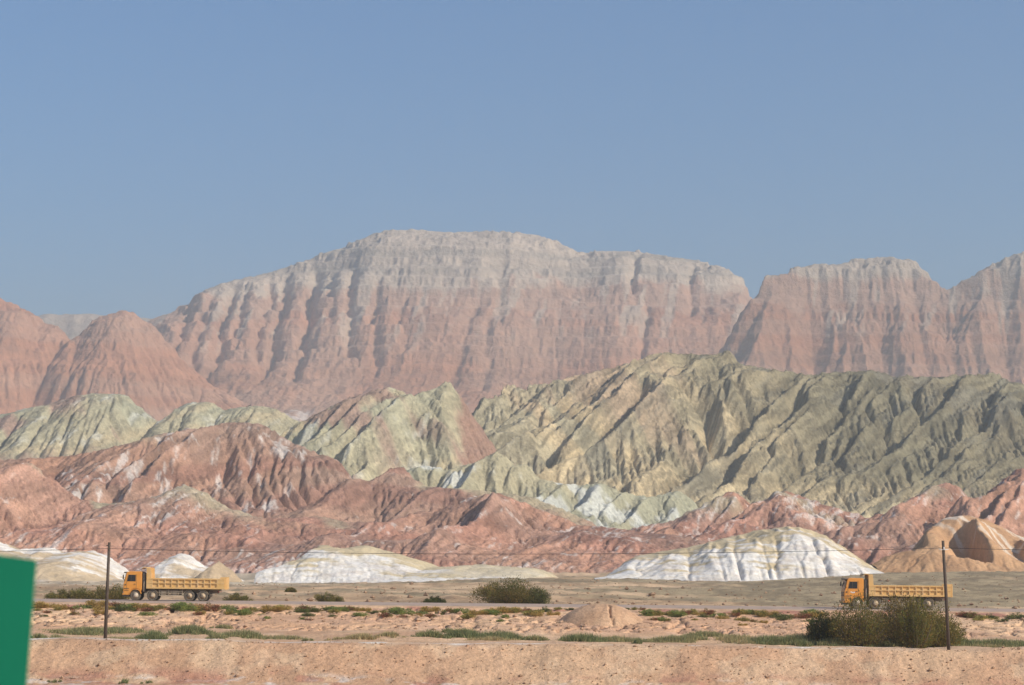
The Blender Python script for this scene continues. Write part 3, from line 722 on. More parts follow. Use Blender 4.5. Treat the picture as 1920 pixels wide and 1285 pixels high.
# ------------------------------------------------------------------ mesh-building helpers for objects
class MB:
    def __init__(s): s.bm = bmesh.new()
    def box(s, x0, x1, y0, y1, z0, z1, bev=0.0, rot=None):
        r = bmesh.ops.create_cube(s.bm, size=1.0)['verts']
        bmesh.ops.scale(s.bm, vec=(abs(x1 - x0), abs(y1 - y0), abs(z1 - z0)), verts=r)
        if bev:
            ed = list({e for v in r for e in v.link_edges})
            out = bmesh.ops.bevel(s.bm, geom=ed, offset=bev, segments=2, affect='EDGES', profile=.6)
            r = list({v for f in out['faces'] for v in f.verts} | {v for v in r if v.is_valid})
        if rot: bmesh.ops.rotate(s.bm, verts=r, cent=(0, 0, 0), matrix=Matrix.Rotation(rot[0], 3, rot[1]))
        bmesh.ops.translate(s.bm, verts=r, vec=((x0 + x1) / 2, (y0 + y1) / 2, (z0 + z1) / 2))
        return r
    def prism(s, pts, y0, y1, bev=0.0):
        """polygon in (x, z) extruded along y"""
        a = [s.bm.verts.new((x, y0, z)) for x, z in pts]; b = [s.bm.verts.new((x, y1, z)) for x, z in pts]
        n = len(pts)
        fs = [s.bm.faces.new(a), s.bm.faces.new(b[::-1])]
        for i in range(n): fs.append(s.bm.faces.new((a[i], b[i], b[(i + 1) % n], a[(i + 1) % n])))
        bmesh.ops.recalc_face_normals(s.bm, faces=fs)
        if bev:
            ed = list({e for f in fs for e in f.edges})
            bmesh.ops.bevel(s.bm, geom=ed, offset=bev, segments=2, affect='EDGES', profile=.6)
    def lathe(s, prof, cx, cy, cz, seg=24, axis='Y'):
        """prof: (radius, offset along axis)"""
        rings = []
        for r, o in prof:
            ring = []
            for k in range(seg):
                t = 2 * math.pi * k / seg
                if axis == 'Y': ring.append(s.bm.verts.new((cx + r * math.cos(t), cy + o, cz + r * math.sin(t))))
                elif axis == 'X': ring.append(s.bm.verts.new((cx + o, cy + r * math.cos(t), cz + r * math.sin(t))))
                else: ring.append(s.bm.verts.new((cx + r * math.cos(t), cy + r * math.sin(t), cz + o)))
            rings.append(ring)
        fs = []
        for a, b in zip(rings, rings[1:]):
            for k in range(seg): fs.append(s.bm.faces.new((a[k], a[(k + 1) % seg], b[(k + 1) % seg], b[k])))
        fs.append(s.bm.faces.new(rings[0])); fs.append(s.bm.faces.new(rings[-1][::-1]))
        bmesh.ops.recalc_face_normals(s.bm, faces=fs)
    def tube(s, pts, r0, r1=None, seg=8):
        r1 = r0 if r1 is None else r1
        rings = []; n = len(pts)
        for i, p in enumerate(pts):
            p = Vector(p); d = (Vector(pts[min(i + 1, n - 1)]) - Vector(pts[max(i - 1, 0)])).normalized()
            a = d.orthogonal().normalized() if i == 0 else (prev - d * prev.dot(d)).normalized()
            prev = a; b = d.cross(a); r = r0 + (r1 - r0) * i / max(1, n - 1)
            rings.append([s.bm.verts.new(p + (a * math.cos(2 * math.pi * k / seg) + b * math.sin(2 * math.pi * k / seg)) * r) for k in range(seg)])
        for a, b in zip(rings, rings[1:]):
            for k in range(seg): s.bm.faces.new((a[k], a[(k + 1) % seg], b[(k + 1) % seg], b[k]))
        s.bm.faces.new(rings[0][::-1]); s.bm.faces.new(rings[-1])
    def mesh(s, name, smooth=False):
        me = bpy.data.meshes.new(name); s.bm.to_mesh(me); s.bm.free()
        if smooth:
            for p in me.polygons: p.use_smooth = True
        return me
    def build_each(s, name, m, parent=None):
        """every loose piece as an object of its own"""
        bm = s.bm; left = set(bm.verts); out = []
        while left:
            st = [left.pop()]; isl = set(st)
            while st:
                for e in st.pop().link_edges:
                    for w in e.verts:
                        if w not in isl: isl.add(w); st.append(w)
            left -= isl
            ix = {v: i for i, v in enumerate(isl)}
            fs = {f for v in isl for f in v.link_faces}
            me = bpy.data.meshes.new(name)
            me.from_pydata([tuple(v.co) for v in ix], [], [[ix[v] for v in f.verts] for f in fs])
            out.append(link(name, me, m, parent))
        bm.free()
        return out
    def build(s, name, m, parent=None, smooth=False):
        return link(name, s.mesh(name, smooth), m, parent)

def empty(name, loc, rz=0.0):
    o = bpy.data.objects.new(name, None); COL.objects.link(o)
    o.location = loc; o.rotation_euler = (0, 0, rz); o.empty_display_size = .3
    return o

# ------------------------------------------------------------------ dump trucks
DUST = (.52, .38, .25)
m_cab = mat('orange_cab_paint', (.80, .30, .02), .45, 0, .06, 2.0, DUST, .16)
m_bed = mat('ochre_bed_paint', (.76, .42, .09), .6, 0, .08, 1.5, (.64, .46, .27), .45)
m_rib = mat('bed_rib_paint', (.72, .42, .12), .6, 0, .08, 1.5, (.62, .46, .29), .45)
m_black = mat('black_plastic', (.025, .024, .023), .6, 0, .2, 4, DUST, .10)
m_frame = mat('chassis_steel', (.05, .045, .04), .7, .2, .3, 4, DUST, .35)
m_dusty = mat('dusty_steel', (.34, .29, .22), .75, .1, .25, 5, DUST, .45)
m_tyre = mat('dusty_tyre', (.04, .037, .034), .95, 0, .2, 6, (.30, .23, .16), .36)
m_rim = mat('dusty_rim', (.34, .25, .16), .7, .1, .2, 6, DUST, .55)
m_hub = mat('hub_paint', (.55, .46, .36), .6, 0, .2, 6, DUST, .3)
m_lamp = mat('lamp_glass', (.75, .74, .70), .15, 0, .05, 8)
m_red = mat('red_lamp', (.55, .03, .02), .3, 0, .05, 8)
m_white = mat('door_mark_white', (.78, .77, .74), .5, 0, .05, 8)
m_glass = bpy.data.materials.new('cab_glass'); m_glass.use_nodes = True
_b = m_glass.node_tree.nodes['Principled BSDF']
_b.inputs['Base Color'].default_value = (.02, .025, .03, 1); _b.inputs['Roughness'].default_value = .06

def make_truck(name, label, loc, rz, variant):
    """eight-wheeled tipper, nose towards -x, near side towards -y, origin on the road under its middle"""
    T = empty(name, loc, rz)
    tag(T, label, 'truck', 'dump trucks on the haul road')
    ox = -5.4
    W = 1.24
    X = lambda v: v + ox
    # --- cab
    m = MB()
    prof = [(0.06, .62), (0.0, 1.0), (0.02, 1.72), (.10, 1.98), (.30, 2.86), (.42, 3.0), (.62, 3.06), (1.80, 3.06), (1.93, 2.98), (1.95, 1.2), (1.88, 1.05),
            (1.84, .95), (1.72, 1.13), (1.55, 1.25), (1.29, 1.30), (1.03, 1.25), (.84, 1.11), (.74, .90), (.70, .62)]
    m.prism([(X(a), b) for a, b in prof], -W, W, .05)
    cab = m.build('cab', m_cab, T)
    for s in (-1, 1):
        y = s * W
        m = MB(); m.prism([(X(.40), 2.02), (X(1.30), 2.02), (X(1.30), 2.70), (X(.56), 2.70)], y + s * .004, y + s * .022, .01); w = m.build('side_window', m_glass, T)
        m = MB(); m.box(X(.80), X(.835), y + s * .024, y + s * .036, 2.03, 2.69); m.build('window_bar', m_black, w)
        m = MB()
        for a, b in (((.36, 1.16), (.36, 2.0)), ((1.38, 1.36), (1.38, 2.76)), ((.36, 2.0), (.54, 2.76))):
            m.tube([(X(a[0]), y + s * .006, a[1]), (X(b[0]), y + s * .006, b[1])], .012, seg=5)
        door = m.build_each('door_seam', m_black, T)[0]
        m = MB(); m.box(X(1.12), X(1.30), y + s * .006, y + s * .05, 1.70, 1.75, .01); m.build('handle', m_black, door)
        m = MB(); m.box(X(.10), X(.62), y + s * .004, y + s * .03, 1.24, 1.30); m.box(X(.10), X(.58), y + s * .004, y + s * .03, 1.06, 1.10); m.build_each('step', m_black, T)
        m = MB(); m.prism([(X(.12), 1.68), (X(.27), 1.76), (X(.30), 1.62), (X(.16), 1.56)], y + s * .003, y + s * .02); m.build('indicator_lamp', m_black, T)
        m = MB()
        arc = [(1.29 + .66 * math.cos(t), .56 + .70 * math.sin(t)) for t in np.linspace(.25, math.pi - .30, 12)]
        arc2 = [(1.29 + .59 * math.cos(t), .56 + .63 * math.sin(t)) for t in np.linspace(math.pi - .30, .25, 12)]
        m.prism([(X(a), b) for a, b in arc + arc2], y - s * .30, y + s * .05); m.build('wheel_arch', m_cab, T)
        # mirrors
        m = MB(); m.tube([(X(.30), y, 2.72), (X(.06), y + s * .26, 2.78), (X(.06), y + s * .28, 2.2), (X(.24), y, 2.1)], .018, seg=6)
        arm = m.build('mirror', m_black, T)
        m = MB(); m.box(X(-.02), X(.10), y + s * .18, y + s * .38, 2.22, 2.66, .03); m.build('mirror_housing', m_black, arm)
        # headlamp
        m = MB(); m.box(X(-.03), X(.10), s * .82, s * 1.18, .80, .98, .03); m.build('headlight', m_lamp, T)
    m = MB(); m.prism([(X(.065), 1.96), (X(.265), 2.84), (X(.285), 2.84), (X(.085), 1.96)], -1.12, 1.12)
    for v in m.bm.verts: v.co.x -= .02
    m.build('windscreen', m_glass, T)
    m = MB(); m.box(X(.02), X(.30), -1.16, 1.16, 2.86, 3.0, .03); m.build('sun_visor', m_black, T)
    m = MB()
    for z in (1.25, 1.40, 1.55): m.box(X(-.03), X(.03), -.85, .85, z, z + .09, .01)
    m.build_each('grille_bar', m_black, T)
    m = MB(); m.box(X(-.08), X(.66), -1.23, 1.23, .60, .78, .04); m.build('bumper', m_cab, T)
    m = MB(); m.box(X(-.02), X(.60), -1.15, 1.15, .42, .60, .03); m.build('bumper_skirt', m_black, T)
    # --- gap behind cab: air intake, exhaust and spare gear
    m = MB(); m.box(X(1.99), X(2.34), -1.16, 1.16, 1.0, 2.9, .04); m.box(X(1.97), X(2.0), -1.0, 1.0, 1.1, 2.95); m.build('air_intake', m_black, T)
    m = MB(); m.tube([(X(2.16), -1.19, .95), (X(2.16), -1.19, 1.7), (X(2.2), -1.16, 2.1)], .06, seg=8); m.build('exhaust_pipe', m_dusty, T, True)
    # --- chassis
    m = MB()
    for s in (-1, 1): m.box(X(.6), X(9.9), s * .38, s * .48, .82, 1.08)
    for x in (2.2, 4.2, 5.6, 7.6, 9.6): m.box(X(x), X(x + .12), -.4, .4, .84, 1.06)
    for x in (1.29, 3.07, 6.94, 8.34): m.tube([(X(x), -.95, .55), (X(x), .95, .55)], .09, seg=8)
    m.build('chassis', m_frame, T)
    m = MB()
    for s in (-1, 1): m.box(X(2.5), X(10.1), s * .40, s * .62, 1.10, 1.27)
    m.build_each('sub_frame_rail', m_frame, T)
    m = MB(); m.tube([(X(2.62), 0, 1.1), (X(2.62), 0, 2.9)], .13, .10, 10); m.build('tipping_ram', m_dusty, T, True)
    # near-side tank, air bottles, side guard
    for s in (-1, 1):
        m = MB(); m.box(X(3.98), X(4.50), s * .62, s * 1.14, .62, 1.06, .07); m.build('air_tank', m_dusty, T)
        m = MB(); m.box(X(4.95), X(5.85), s * .60, s * 1.10, .60, 1.10, .10); tk = m.build('fuel_tank', m_dusty, T)
        m = MB()
        for x in (5.1, 5.65): m.box(X(x), X(x + .06), s * .585, s * 1.115, .585, 1.115, .08)
        m.build_each('tank_strap', m_frame, tk)
        m = MB()
        for z in (.56, .80, 1.0): m.box(X(3.74), X(6.28), s * 1.17, s * 1.20, z, z + .07)
        for x in (3.76, 4.75, 6.2): m.box(X(x), X(x + .06), s * 1.14, s * 1.17, .54, 1.2)
        m.build_each('side_guard_bar', m_dusty, T)
        m = MB()
        for cx in (1.29, 3.07): pass
        for cx, a0, a1 in ((3.07, .35, 2.8), (6.94, 1.2, 2.85), (8.34, .25, 1.9)):
            o = [(cx + .64 * math.cos(t), .56 + .64 * math.sin(t)) for t in np.linspace(a0, a1, 9)]
            i = [(cx + .60 * math.cos(t), .56 + .60 * math.sin(t)) for t in np.linspace(a1, a0, 9)]
            m.prism([(X(a), b) for a, b in o + i], s * .70, s * 1.20)
        m.build_each('mudguard', m_dusty if s < 0 else m_frame, T)
        m = MB(); m.box(X(9.02), X(9.06), s * .72, s * 1.18, .42, 1.15); m.build('mud_flap', m_black, T)
        m = MB(); m.box(X(9.98), X(10.04), s * .75, s * 1.1, .92, 1.06, .01); m.build('tail_lamp', m_red, T)
        m = MB(); m.box(X(3.30 + 1.05), X(3.30 + 1.25), s * 1.203, s * 1.215, .80, .87); m.build('side_marker', m_red if variant else m_dusty, T)
    # --- wheels
    for cx in (1.29, 3.07, 6.94, 8.34):
        dual = cx > 5
        for s in (-1, 1):
            m = MB(); R = .545
            wdt = .58 if dual else .32
            o = 1.22
            def rg(prof): return [(r, s * (o - wdt + q)) for r, q in prof]
            m.lathe(rg([(.30, .0), (R - .05, .0), (R, .05), (R, wdt - .05), (R - .03, wdt - .015), (R - .07, wdt), (.34, wdt - .02), (.31, wdt - .06)]), X(cx), 0, R, 36)
            # tread blocks
            for k in range(30):
                t = 2 * math.pi * k / 30
                v = m.box(-.02, .02, -.5 * (wdt - .06), .5 * (wdt - .06), -.035, .035)
                bmesh.ops.rotate(m.bm, verts=v, cent=(0, 0, 0), matrix=Matrix.Rotation(-t + math.pi / 2, 3, 'Y'))
                bmesh.ops.translate(m.bm, verts=v, vec=(X(cx) + (R - .012) * math.cos(t), s * (o - wdt / 2), R + (R - .012) * math.sin(t)))
            wh = m.build('wheel', m_tyre, T)
            m = MB()
            if dual: pr = [(.33, wdt - .03), (.30, wdt - .05), (.27, wdt - .20), (.17, wdt - .22), (.16, wdt - .05), (.12, wdt - .01), (.05, wdt)]
            else: pr = [(.33, wdt - .02), (.30, wdt - .03), (.28, wdt - .09), (.20, wdt - .02), (.17, wdt + .01), (.11, wdt + .05), (.05, wdt + .06)]
            m.lathe([(r, s * (o - wdt + q)) for r, q in pr], X(cx), 0, R, 28)
            rim = m.build('rim', m_hub if (cx < 2) else m_rim, wh, True)
            m = MB(); m.lathe([(.10, s * (o - wdt + pr[-1][1] - .02)), (.09, s * (o - wdt + pr[-1][1] + .03)), (.03, s * (o - wdt + pr[-1][1] + .035))], X(cx), 0, R, 14); m.build('hub_cap', m_frame if dual else m_hub, wh)
    # --- tipping body
    b0, b1 = 2.42, 10.78
    zb, zt = 1.28, 2.34
    m = MB(); m.box(X(b0), X(b1 - .1), -1.2, 1.2, zb, zb + .08); m.build('bed_floor', m_bed, T)
    m = MB(); m.box(X(b0), X(b0 + .06), -1.2, 1.2, zb, 3.44)
    m.box(X(b0 - .40), X(b0 + .02), -1.22, 1.22, 3.42, 3.50, .01)
    m.prism([(X(b0 - .40), 3.46), (X(b0 - .55), 3.34), (X(b0 - .53), 3.31), (X(b0 - .38), 3.42)], -1.22, 1.22)
    head = m.build('headboard', m_bed, T)
    m = MB()
    for y in (-.9, -.3, .3, .9): m.box(X(b0 - .05), X(b0), y - .04, y + .04, zb + .2, 3.42)
    m.build_each('headboard_rib', m_rib, head)
    for s in (-1, 1):
        y0, y1 = s * 1.20, s * 1.26
        m = MB(); m.box(X(b0), X(b1 - .12), y0, y1, zb, zt)
        m.prism([(X(b0), zt - .02), (X(b0 + .50), zt - .02), (X(b0 + .44), 3.44), (X(b0), 3.44)], y0, y1)
        side = m.build('bed_side', m_bed, T)
        # raised ribs leave two rows of sunk panels
        n = 10; xs0, xs1 = b0 + .62, b1 - .92
        for k in range(n + 1):
            m = MB(); x = xs0 + (xs1 - xs0) * k / n
            m.box(X(x - .055), X(x + .055), y1 + s * .002, y1 + s * .10, zb + .17, zt - .10, .008); m.build('rib', m_rib, side)
        for z, h_ in ((zb, .17), (zb + .55, .10), (zt - .10, .12)):
            m = MB(); m.box(X(b0 + .02), X(b1 - .14), y1 + s * .003, y1 + s * .112, z, z + h_ - .003, .008); m.build('rail', m_bed if h_ != .10 else m_rib, side)
        m = MB(); m.box(X(b0 + .01), X(xs0 - .06), y1 + s * .001, y1 + s * .09, zb + .17, zt - .10, .01); m.build('front_panel', m_bed, side)
        m = MB(); m.box(X(xs1 + .06), X(b1 - .16), y1 + s * .001, y1 + s * .09, zb + .17, zt - .10, .01); m.build('rear_panel', m_bed, side)
    m = MB(); m.box(X(b1 - .10), X(b1 - .02), -1.27, 1.27, zb - .05, zt + .14, .01)
    tg = m.build('tailgate', m_bed, T)
    m = MB()
    for y in (-1.0, -.5, 0, .5, 1.0): m.box(X(b1 - .02), X(b1 + .05), y - .05, y + .05, zb, zt + .10, .01)
    m.build_each('tailgate_rib', m_rib, tg)
    m = MB()
    for s in (-1, 1):
        m.prism([(X(b1 - .62), zt + .02), (X(b1 - .60), zt + .18), (X(b1 - .02), zt + .22), (X(b1 + .03), zt + .10), (X(b1 - .05), zt + .02)], s * 1.20, s * 1.27)
    m.build_each('tailgate_hinge', m_bed, tg)
    if variant:  # small white patches on the near-side cab door
        m = MB()
        for k, (dx, dz) in enumerate(((0, .0), (.16, -.05), (.30, -.02))):
            m.box(X(.62 + dx), X(.74 + dx), -W - .012, -W - .004, 1.60 + dz, 1.72 + dz)
        m.build_each('door_mark', m_white, T)
    return T

def road_at(px, d): return (gx(px, d), d, .04)
_t = make_truck('dump_truck', 'orange-cabbed eight-wheel dump truck passing in front of the white salt cones', road_at(330, 222.0), math.radians(.3), 0)
_t.scale = (.965, .965, .965)
make_truck('dump_truck', 'orange-cabbed dump truck half hidden behind the big tamarisk thicket', road_at(1681, 219.0), math.radians(-.6), 1)

# ------------------------------------------------------------------ poles and wire
m_pole = mat('dark_timber', (.05, .036, .027), .85, 0, .3, 4, (.16, .11, .08), .3, .4)
m_wire = mat('wire', (.02, .018, .016), .6)
m_steel = mat('galvanised', (.45, .44, .42), .5, .6, .15, 6)
m_ceramic = mat('ceramic', (.80, .79, .76), .3)
def pole(base, top, label, cross):
    b = Vector(base); t = Vector(top)
    P = empty('utility_pole', base)
    tag(P, label, 'pole', 'poles of the wire line along the berm')
    m = MB(); m.tube([(0, 0, -.9), (t - b) * .5, tuple(t - b)], .125, .095, 12); m.build('shaft', m_pole, P, True)
    q = (t - b) * .925
    if cross:
        m = MB(); m.tube([(q.x - .34, q.y - .13, q.z - .02), (q.x - .15, q.y - .14, q.z - .06), (q.x + .15, q.y - .14, q.z - .06), (q.x + .34, q.y - .13, q.z - .02)], .028, seg=6); m.build('bracket', m_ceramic, P)
    else:
        m = MB(); m.box(q.x - .16, q.x + .03, q.y - .17, q.y - .10, q.z + .22, q.z + .30); m.build('bracket', m_pole, P)
    m = MB(); m.lathe([(.03, 0), (.055, .03), (.035, .07), (.055, .11), (.02, .15)], q.x, q.y - .17, q.z - .03, 10, 'Z'); m.build('insulator', m_ceramic if cross else m_pole, P)
    return b + q + Vector((0, -.17, .06))
DP = 150.6
def pbase(px): x = gx(px, DP); return (x, DP, float(ground_z(x, DP)) - .02)
def ptop(px, py): return tuple(pw(px, py, DP))
a1 = pole(pbase(199), ptop(205, 1017), 'bare dark timber pole standing in front of the tan mounds', False)
a2 = pole(pbase(1779), ptop(1768, 1014), 'dark leaning timber pole with white bracket beside the tamarisk thicket', True)
span = (a2 - a1)
a0 = a1 - span; a3 = a2 + span
def wire(p, q, sag, name, label):
    m = MB(); pts = []
    for k in range(25):
        t = k / 24; v = p.lerp(q, t); v.z -= sag * 4 * t * (1 - t); pts.append(tuple(v))
    m.tube(pts, .016, seg=5)
    tag(m.build(name, m_wire, None, True), label, 'wire', 'spans of the overhead wire')
for p_ in (a0, a3):
    x, d = p_.x, p_.y + .17
    zb_ = float(ground_z(x, d))
    pole((x, d, zb_ - .02), (x, d, p_.z + .5), ('timber pole of the wire line beyond the green panel', 'timber pole of the wire line beyond the tamarisk thicket')[p_.x > 0], False)
wire(a1, a2, .40, 'wire', 'thin dark wire strung between the two timber poles')
wire(a0, a1, .40, 'wire', 'thin dark wire running off from the bare pole past the green panel')
wire(a2, a3, .40, 'wire', 'thin dark wire running off from the leaning pole with the white bracket')

# ------------------------------------------------------------------ green panel beside the highway
m_green = mat('green_panel_paint', (.003, .215, .10), .5, 0, .05, 3)
GD = 6.0
G = empty('roadside_panel', (pw(20, 1500, GD)[0], GD, 2.79))
tag(G, 'blurred green roadside panel close to the camera, cut off by the frame edge', 'panel')
c = [Vector(pw(68, 1051, GD)), Vector(pw(48, 1300, GD)), Vector(pw(-75, 1030, GD)), Vector(pw(-95, 1300, GD))]
gb = Vector(G.location)
right = [c[0], c[1] + (c[1] - c[0]) * 1.3]; left = [c[2], c[3] + (c[3] - c[2]) * 1.2]
m = MB()
outl = [right[0] + Vector((-.007, 0, .001)), right[0] + Vector((-.0015, 0, -.003)), right[0] + Vector((0, 0, -.008)), right[1], left[1], left[0]]
f = [m.bm.verts.new(v - gb + Vector((0, -.006, 0))) for v in outl]; bk = [m.bm.verts.new(v - gb + Vector((0, .006, 0))) for v in outl]
fs = [m.bm.faces.new(f), m.bm.faces.new(bk[::-1])] + [m.bm.faces.new((f[i], bk[i], bk[(i + 1) % 6], f[(i + 1) % 6])) for i in range(6)]
bmesh.ops.recalc_face_normals(m.bm, faces=fs)
m.build('panel', m_green, G)
m = MB(); xm = (right[1].x + left[1].x) / 2 - gb.x
m.tube([(xm, .04, -.1), (xm, .04, left[1].z - gb.z + .25)], .03, seg=10); m.build('post', m_steel, G, True)
# ------------------------------------------------------------------ vegetation
def mat_leaf(name, rough=.8):
    m = bpy.data.materials.new(name); m.use_nodes = True
    nt = m.node_tree; N = nt.nodes; L = nt.links
    b = N['Principled BSDF']; b.inputs['Roughness'].default_value = rough; b.inputs['Specular IOR Level'].default_value = .2
    at = N.new('ShaderNodeAttribute'); at.attribute_name = 'Col'
    L.new(at.outputs['Color'], b.inputs['Base Color'])
    tr = N.new('ShaderNodeBsdfTranslucent'); L.new(at.outputs['Color'], tr.inputs['Color'])
    mx = N.new('ShaderNodeMixShader'); mx.inputs[0].default_value = .42
    L.new(b.outputs[0], mx.inputs[1]); L.new(tr.outputs[0], mx.inputs[2]); L.new(mx.outputs[0], N['Material Output'].inputs['Surface'])
    return m
m_leaf = mat_leaf('foliage'); m_grass = mat_leaf('grass')
m_bark = mat('bark', (.16, .12, .085), .9, 0, .3, 6)

def tri_mesh(name, P, C):
    """P: (n, 3, 3) triangles, C: (n, 3) colours"""
    n = len(P); me = bpy.data.meshes.new(name)
    me.vertices.add(n * 3); me.loops.add(n * 3); me.polygons.add(n)
    me.vertices.foreach_set('co', P.reshape(-1).astype(np.float32))
    me.loops.foreach_set('vertex_index', np.arange(n * 3, dtype=np.int32))
    me.polygons.foreach_set('loop_start', np.arange(0, n * 3, 3, dtype=np.int32))
    me.polygons.foreach_set('loop_total', np.full(n, 3, np.int32))
    at = me.color_attributes.new('Col', 'FLOAT_COLOR', 'POINT')
    c = np.ones((n * 3, 4), np.float32); c[:, :3] = np.repeat(C, 3, 0)
    at.data.foreach_set('color', c.ravel())
    me.update(calc_edges=True)
    return me

def blades(rs, base, dirs, ln, wd, C):
    """narrow triangles from base along dirs"""
    n = len(base)
    r = rs.normal(size=(n, 3)); side = np.cross(dirs, r); side /= np.linalg.norm(side, axis=1)[:, None] + 1e-9
    a = base - side * wd[:, None] / 2; b = base + side * wd[:, None] / 2; t = base + dirs * ln[:, None]
    return np.stack([a, b, t], 1), C

GREEN = np.array((.125, .135, .035)); OCHR = np.array((.29, .185, .05)); DKGR = np.array((.055, .06, .022)); YEL = np.array((.40, .29, .09)); GRN2 = np.array((.18, .22, .06))
REDP = np.array((.20, .07, .045))

def bush_mesh(seed, rx, ry, h, plumes, per, leaf, pal, flat=.0):
    """plumes of fine twigs rising from a common foot; returns foliage mesh and stem mesh"""
    rs = np.random.RandomState(seed)
    P = []; C = []; m = MB()
    for k in range(plumes):
        ang = rs.uniform(0, 2 * math.pi); rad = math.sqrt(rs.uniform(0, 1))
        cx, cy = rx * rad * math.cos(ang), ry * rad * math.sin(ang)
        hh = h * (1 - .62 * rad ** 2) * rs.uniform(.62, 1.08)
        foot = np.array((cx * .22, cy * .22, 0.0)); mid = np.array((cx * .7, cy * .7, hh * .5)); top = np.array((cx * 1.02, cy * 1.02, hh))
        if k < 46: m.tube([tuple(foot), tuple(mid), tuple(top * .96)], .028 * h / 2.5, .008, 5)
        t = rs.uniform(.12, 1, per) ** .8
        ctr = (1 - t)[:, None] ** 2 * foot + 2 * (t * (1 - t))[:, None] * mid + t[:, None] ** 2 * top
        spread = (.10 + .28 * np.sin(np.pi * np.clip(t * .9 + .05, 0, 1)))[:, None] * min(rx, h) * .62
        off = rs.normal(size=(per, 3)) * spread * np.array((1, 1, .75))
        base = ctr + off * .75
        d = off / (np.linalg.norm(off, axis=1)[:, None] + 1e-6) * .7 + (top - foot) / np.linalg.norm(top - foot) * .5 + rs.normal(size=(per, 3)) * .35
        d[:, 2] += .25; d /= np.linalg.norm(d, axis=1)[:, None]
        base[:, 2] = np.maximum(base[:, 2], .02)
        w = np.clip(rs.normal(rs.uniform(0, 1), .25, per), 0, 1)
        col = pal[0] * (1 - w)[:, None] + pal[1] * w[:, None]
        col = col * rs.uniform(.7, 1.25, (per, 1)) * rs.uniform(.7, 1.4)
        p, c = blades(rs, base, d, leaf * rs.uniform(.6, 1.5, per), leaf * rs.uniform(.3, .55, per), col)
        P.append(p); C.append(c)
    return tri_mesh('foliage', np.concatenate(P), np.concatenate(C)), m.mesh('stem', True)

def place_bush(name, label, px, d, meshes, cat='bush', group=None, rz=0.0, sc=(1, 1, 1), dz=-.05, z=None):
    x = gx(px, d); zz = float(ground_z(x, d)) if z is None else z
    B = empty(name, (x, d, zz + dz), rz); B.scale = sc
    tag(B, label, cat, group)
    link('foliage', meshes[0], m_leaf, B); link('stem', meshes[1], m_bark, B)
    return B

K = lambda px, d: px * d / FPX      # pixels of the photograph to metres at distance d
# the tamarisk thicket in front of the right-hand truck
TH = 'tamarisk bushes of the thicket'
for i, (px, d, w, h, pal, lab) in enumerate((
        (1548, 178, 64, 62, (DKGR, GREEN), 'small dark green tamarisk at the thin end of the thicket'),
        (1612, 176, 110, 100, (GREEN * 1.1, OCHR * .85), 'broad tamarisk bush hiding the front wheels of a truck'),
        (1690, 180, 100, 104, (DKGR * 1.2, OCHR), 'dark tamarisk bush in the middle of the thicket'),
        (1716, 175, 62, 100, (GREEN * 1.3, OCHR * .9), 'tall ochre-tipped tamarisk reaching over the truck bed'),
        (1762, 178, 80, 86, (GREEN * 1.2, YEL * .75), 'yellowish feathery tamarisk behind the leaning pole'))):
    ms = bush_mesh(400 + i, K(w, d) * .58, K(w, d) * .42, K(h, d) * (1.02, .98, .98, 1.1, 1.0)[i], 84, 130, .165, pal)
    place_bush('tamarisk_bush', lab, px, d, ms, group=TH)
tag(link('clods', tri_mesh('clods', *clods()), M_soil), 'loose clods and stones strewn over berm, bank and plain', 'stones', kind='stuff')
# bush on the far side of the road
ms = bush_mesh(420, K(74, 236) , 2.0, K(42, 236) * 1.18, 110, 140, .17, (GREEN, OCHR * .9))
place_bush('tamarisk_bush', 'wide low olive bush on the far edge of the haul road', 955, 234, ms)
ms = bush_mesh(421, K(30, 236), 1.4, K(24, 236) * 1.3, 40, 120, .15, (DKGR, GREEN))
place_bush('tamarisk_bush', 'small green bush leaning against the wide low bush', 1005, 233.5, ms)
FAR = 'scrub on the far side of the road'
for i, (px, w, h, lab) in enumerate(((112, 46, 15, 'low scrub beyond the road at the outer end of the strip'), (150, 50, 19, 'low scrub beyond the road left of the bare pole'), (188, 46, 21, 'scrub beyond the road just behind the bare pole'),
                                     (222, 44, 24, 'taller scrub beyond the road at the nose of a truck'), (444, 50, 12, 'low yellow-green scrub beyond the tail of a truck'),
                                     (612, 56, 15, 'dry yellowish scrub alone on the far road edge'), (815, 36, 11, 'dark low scrub alone on the far road edge'), (545, 18, 8, 'tiny grey scrub out on the plain'))):
    d = 233 if i < 7 else 300
    ms = bush_mesh(430 + i, K(w, d) * .6, 1.2, K(h, d) * 1.35, 34, 110, .15, ((GREEN, YEL * .75) if i != 6 else (DKGR, GREEN)))
    place_bush('scrub', lab, px, d, ms, 'scrub', FAR)

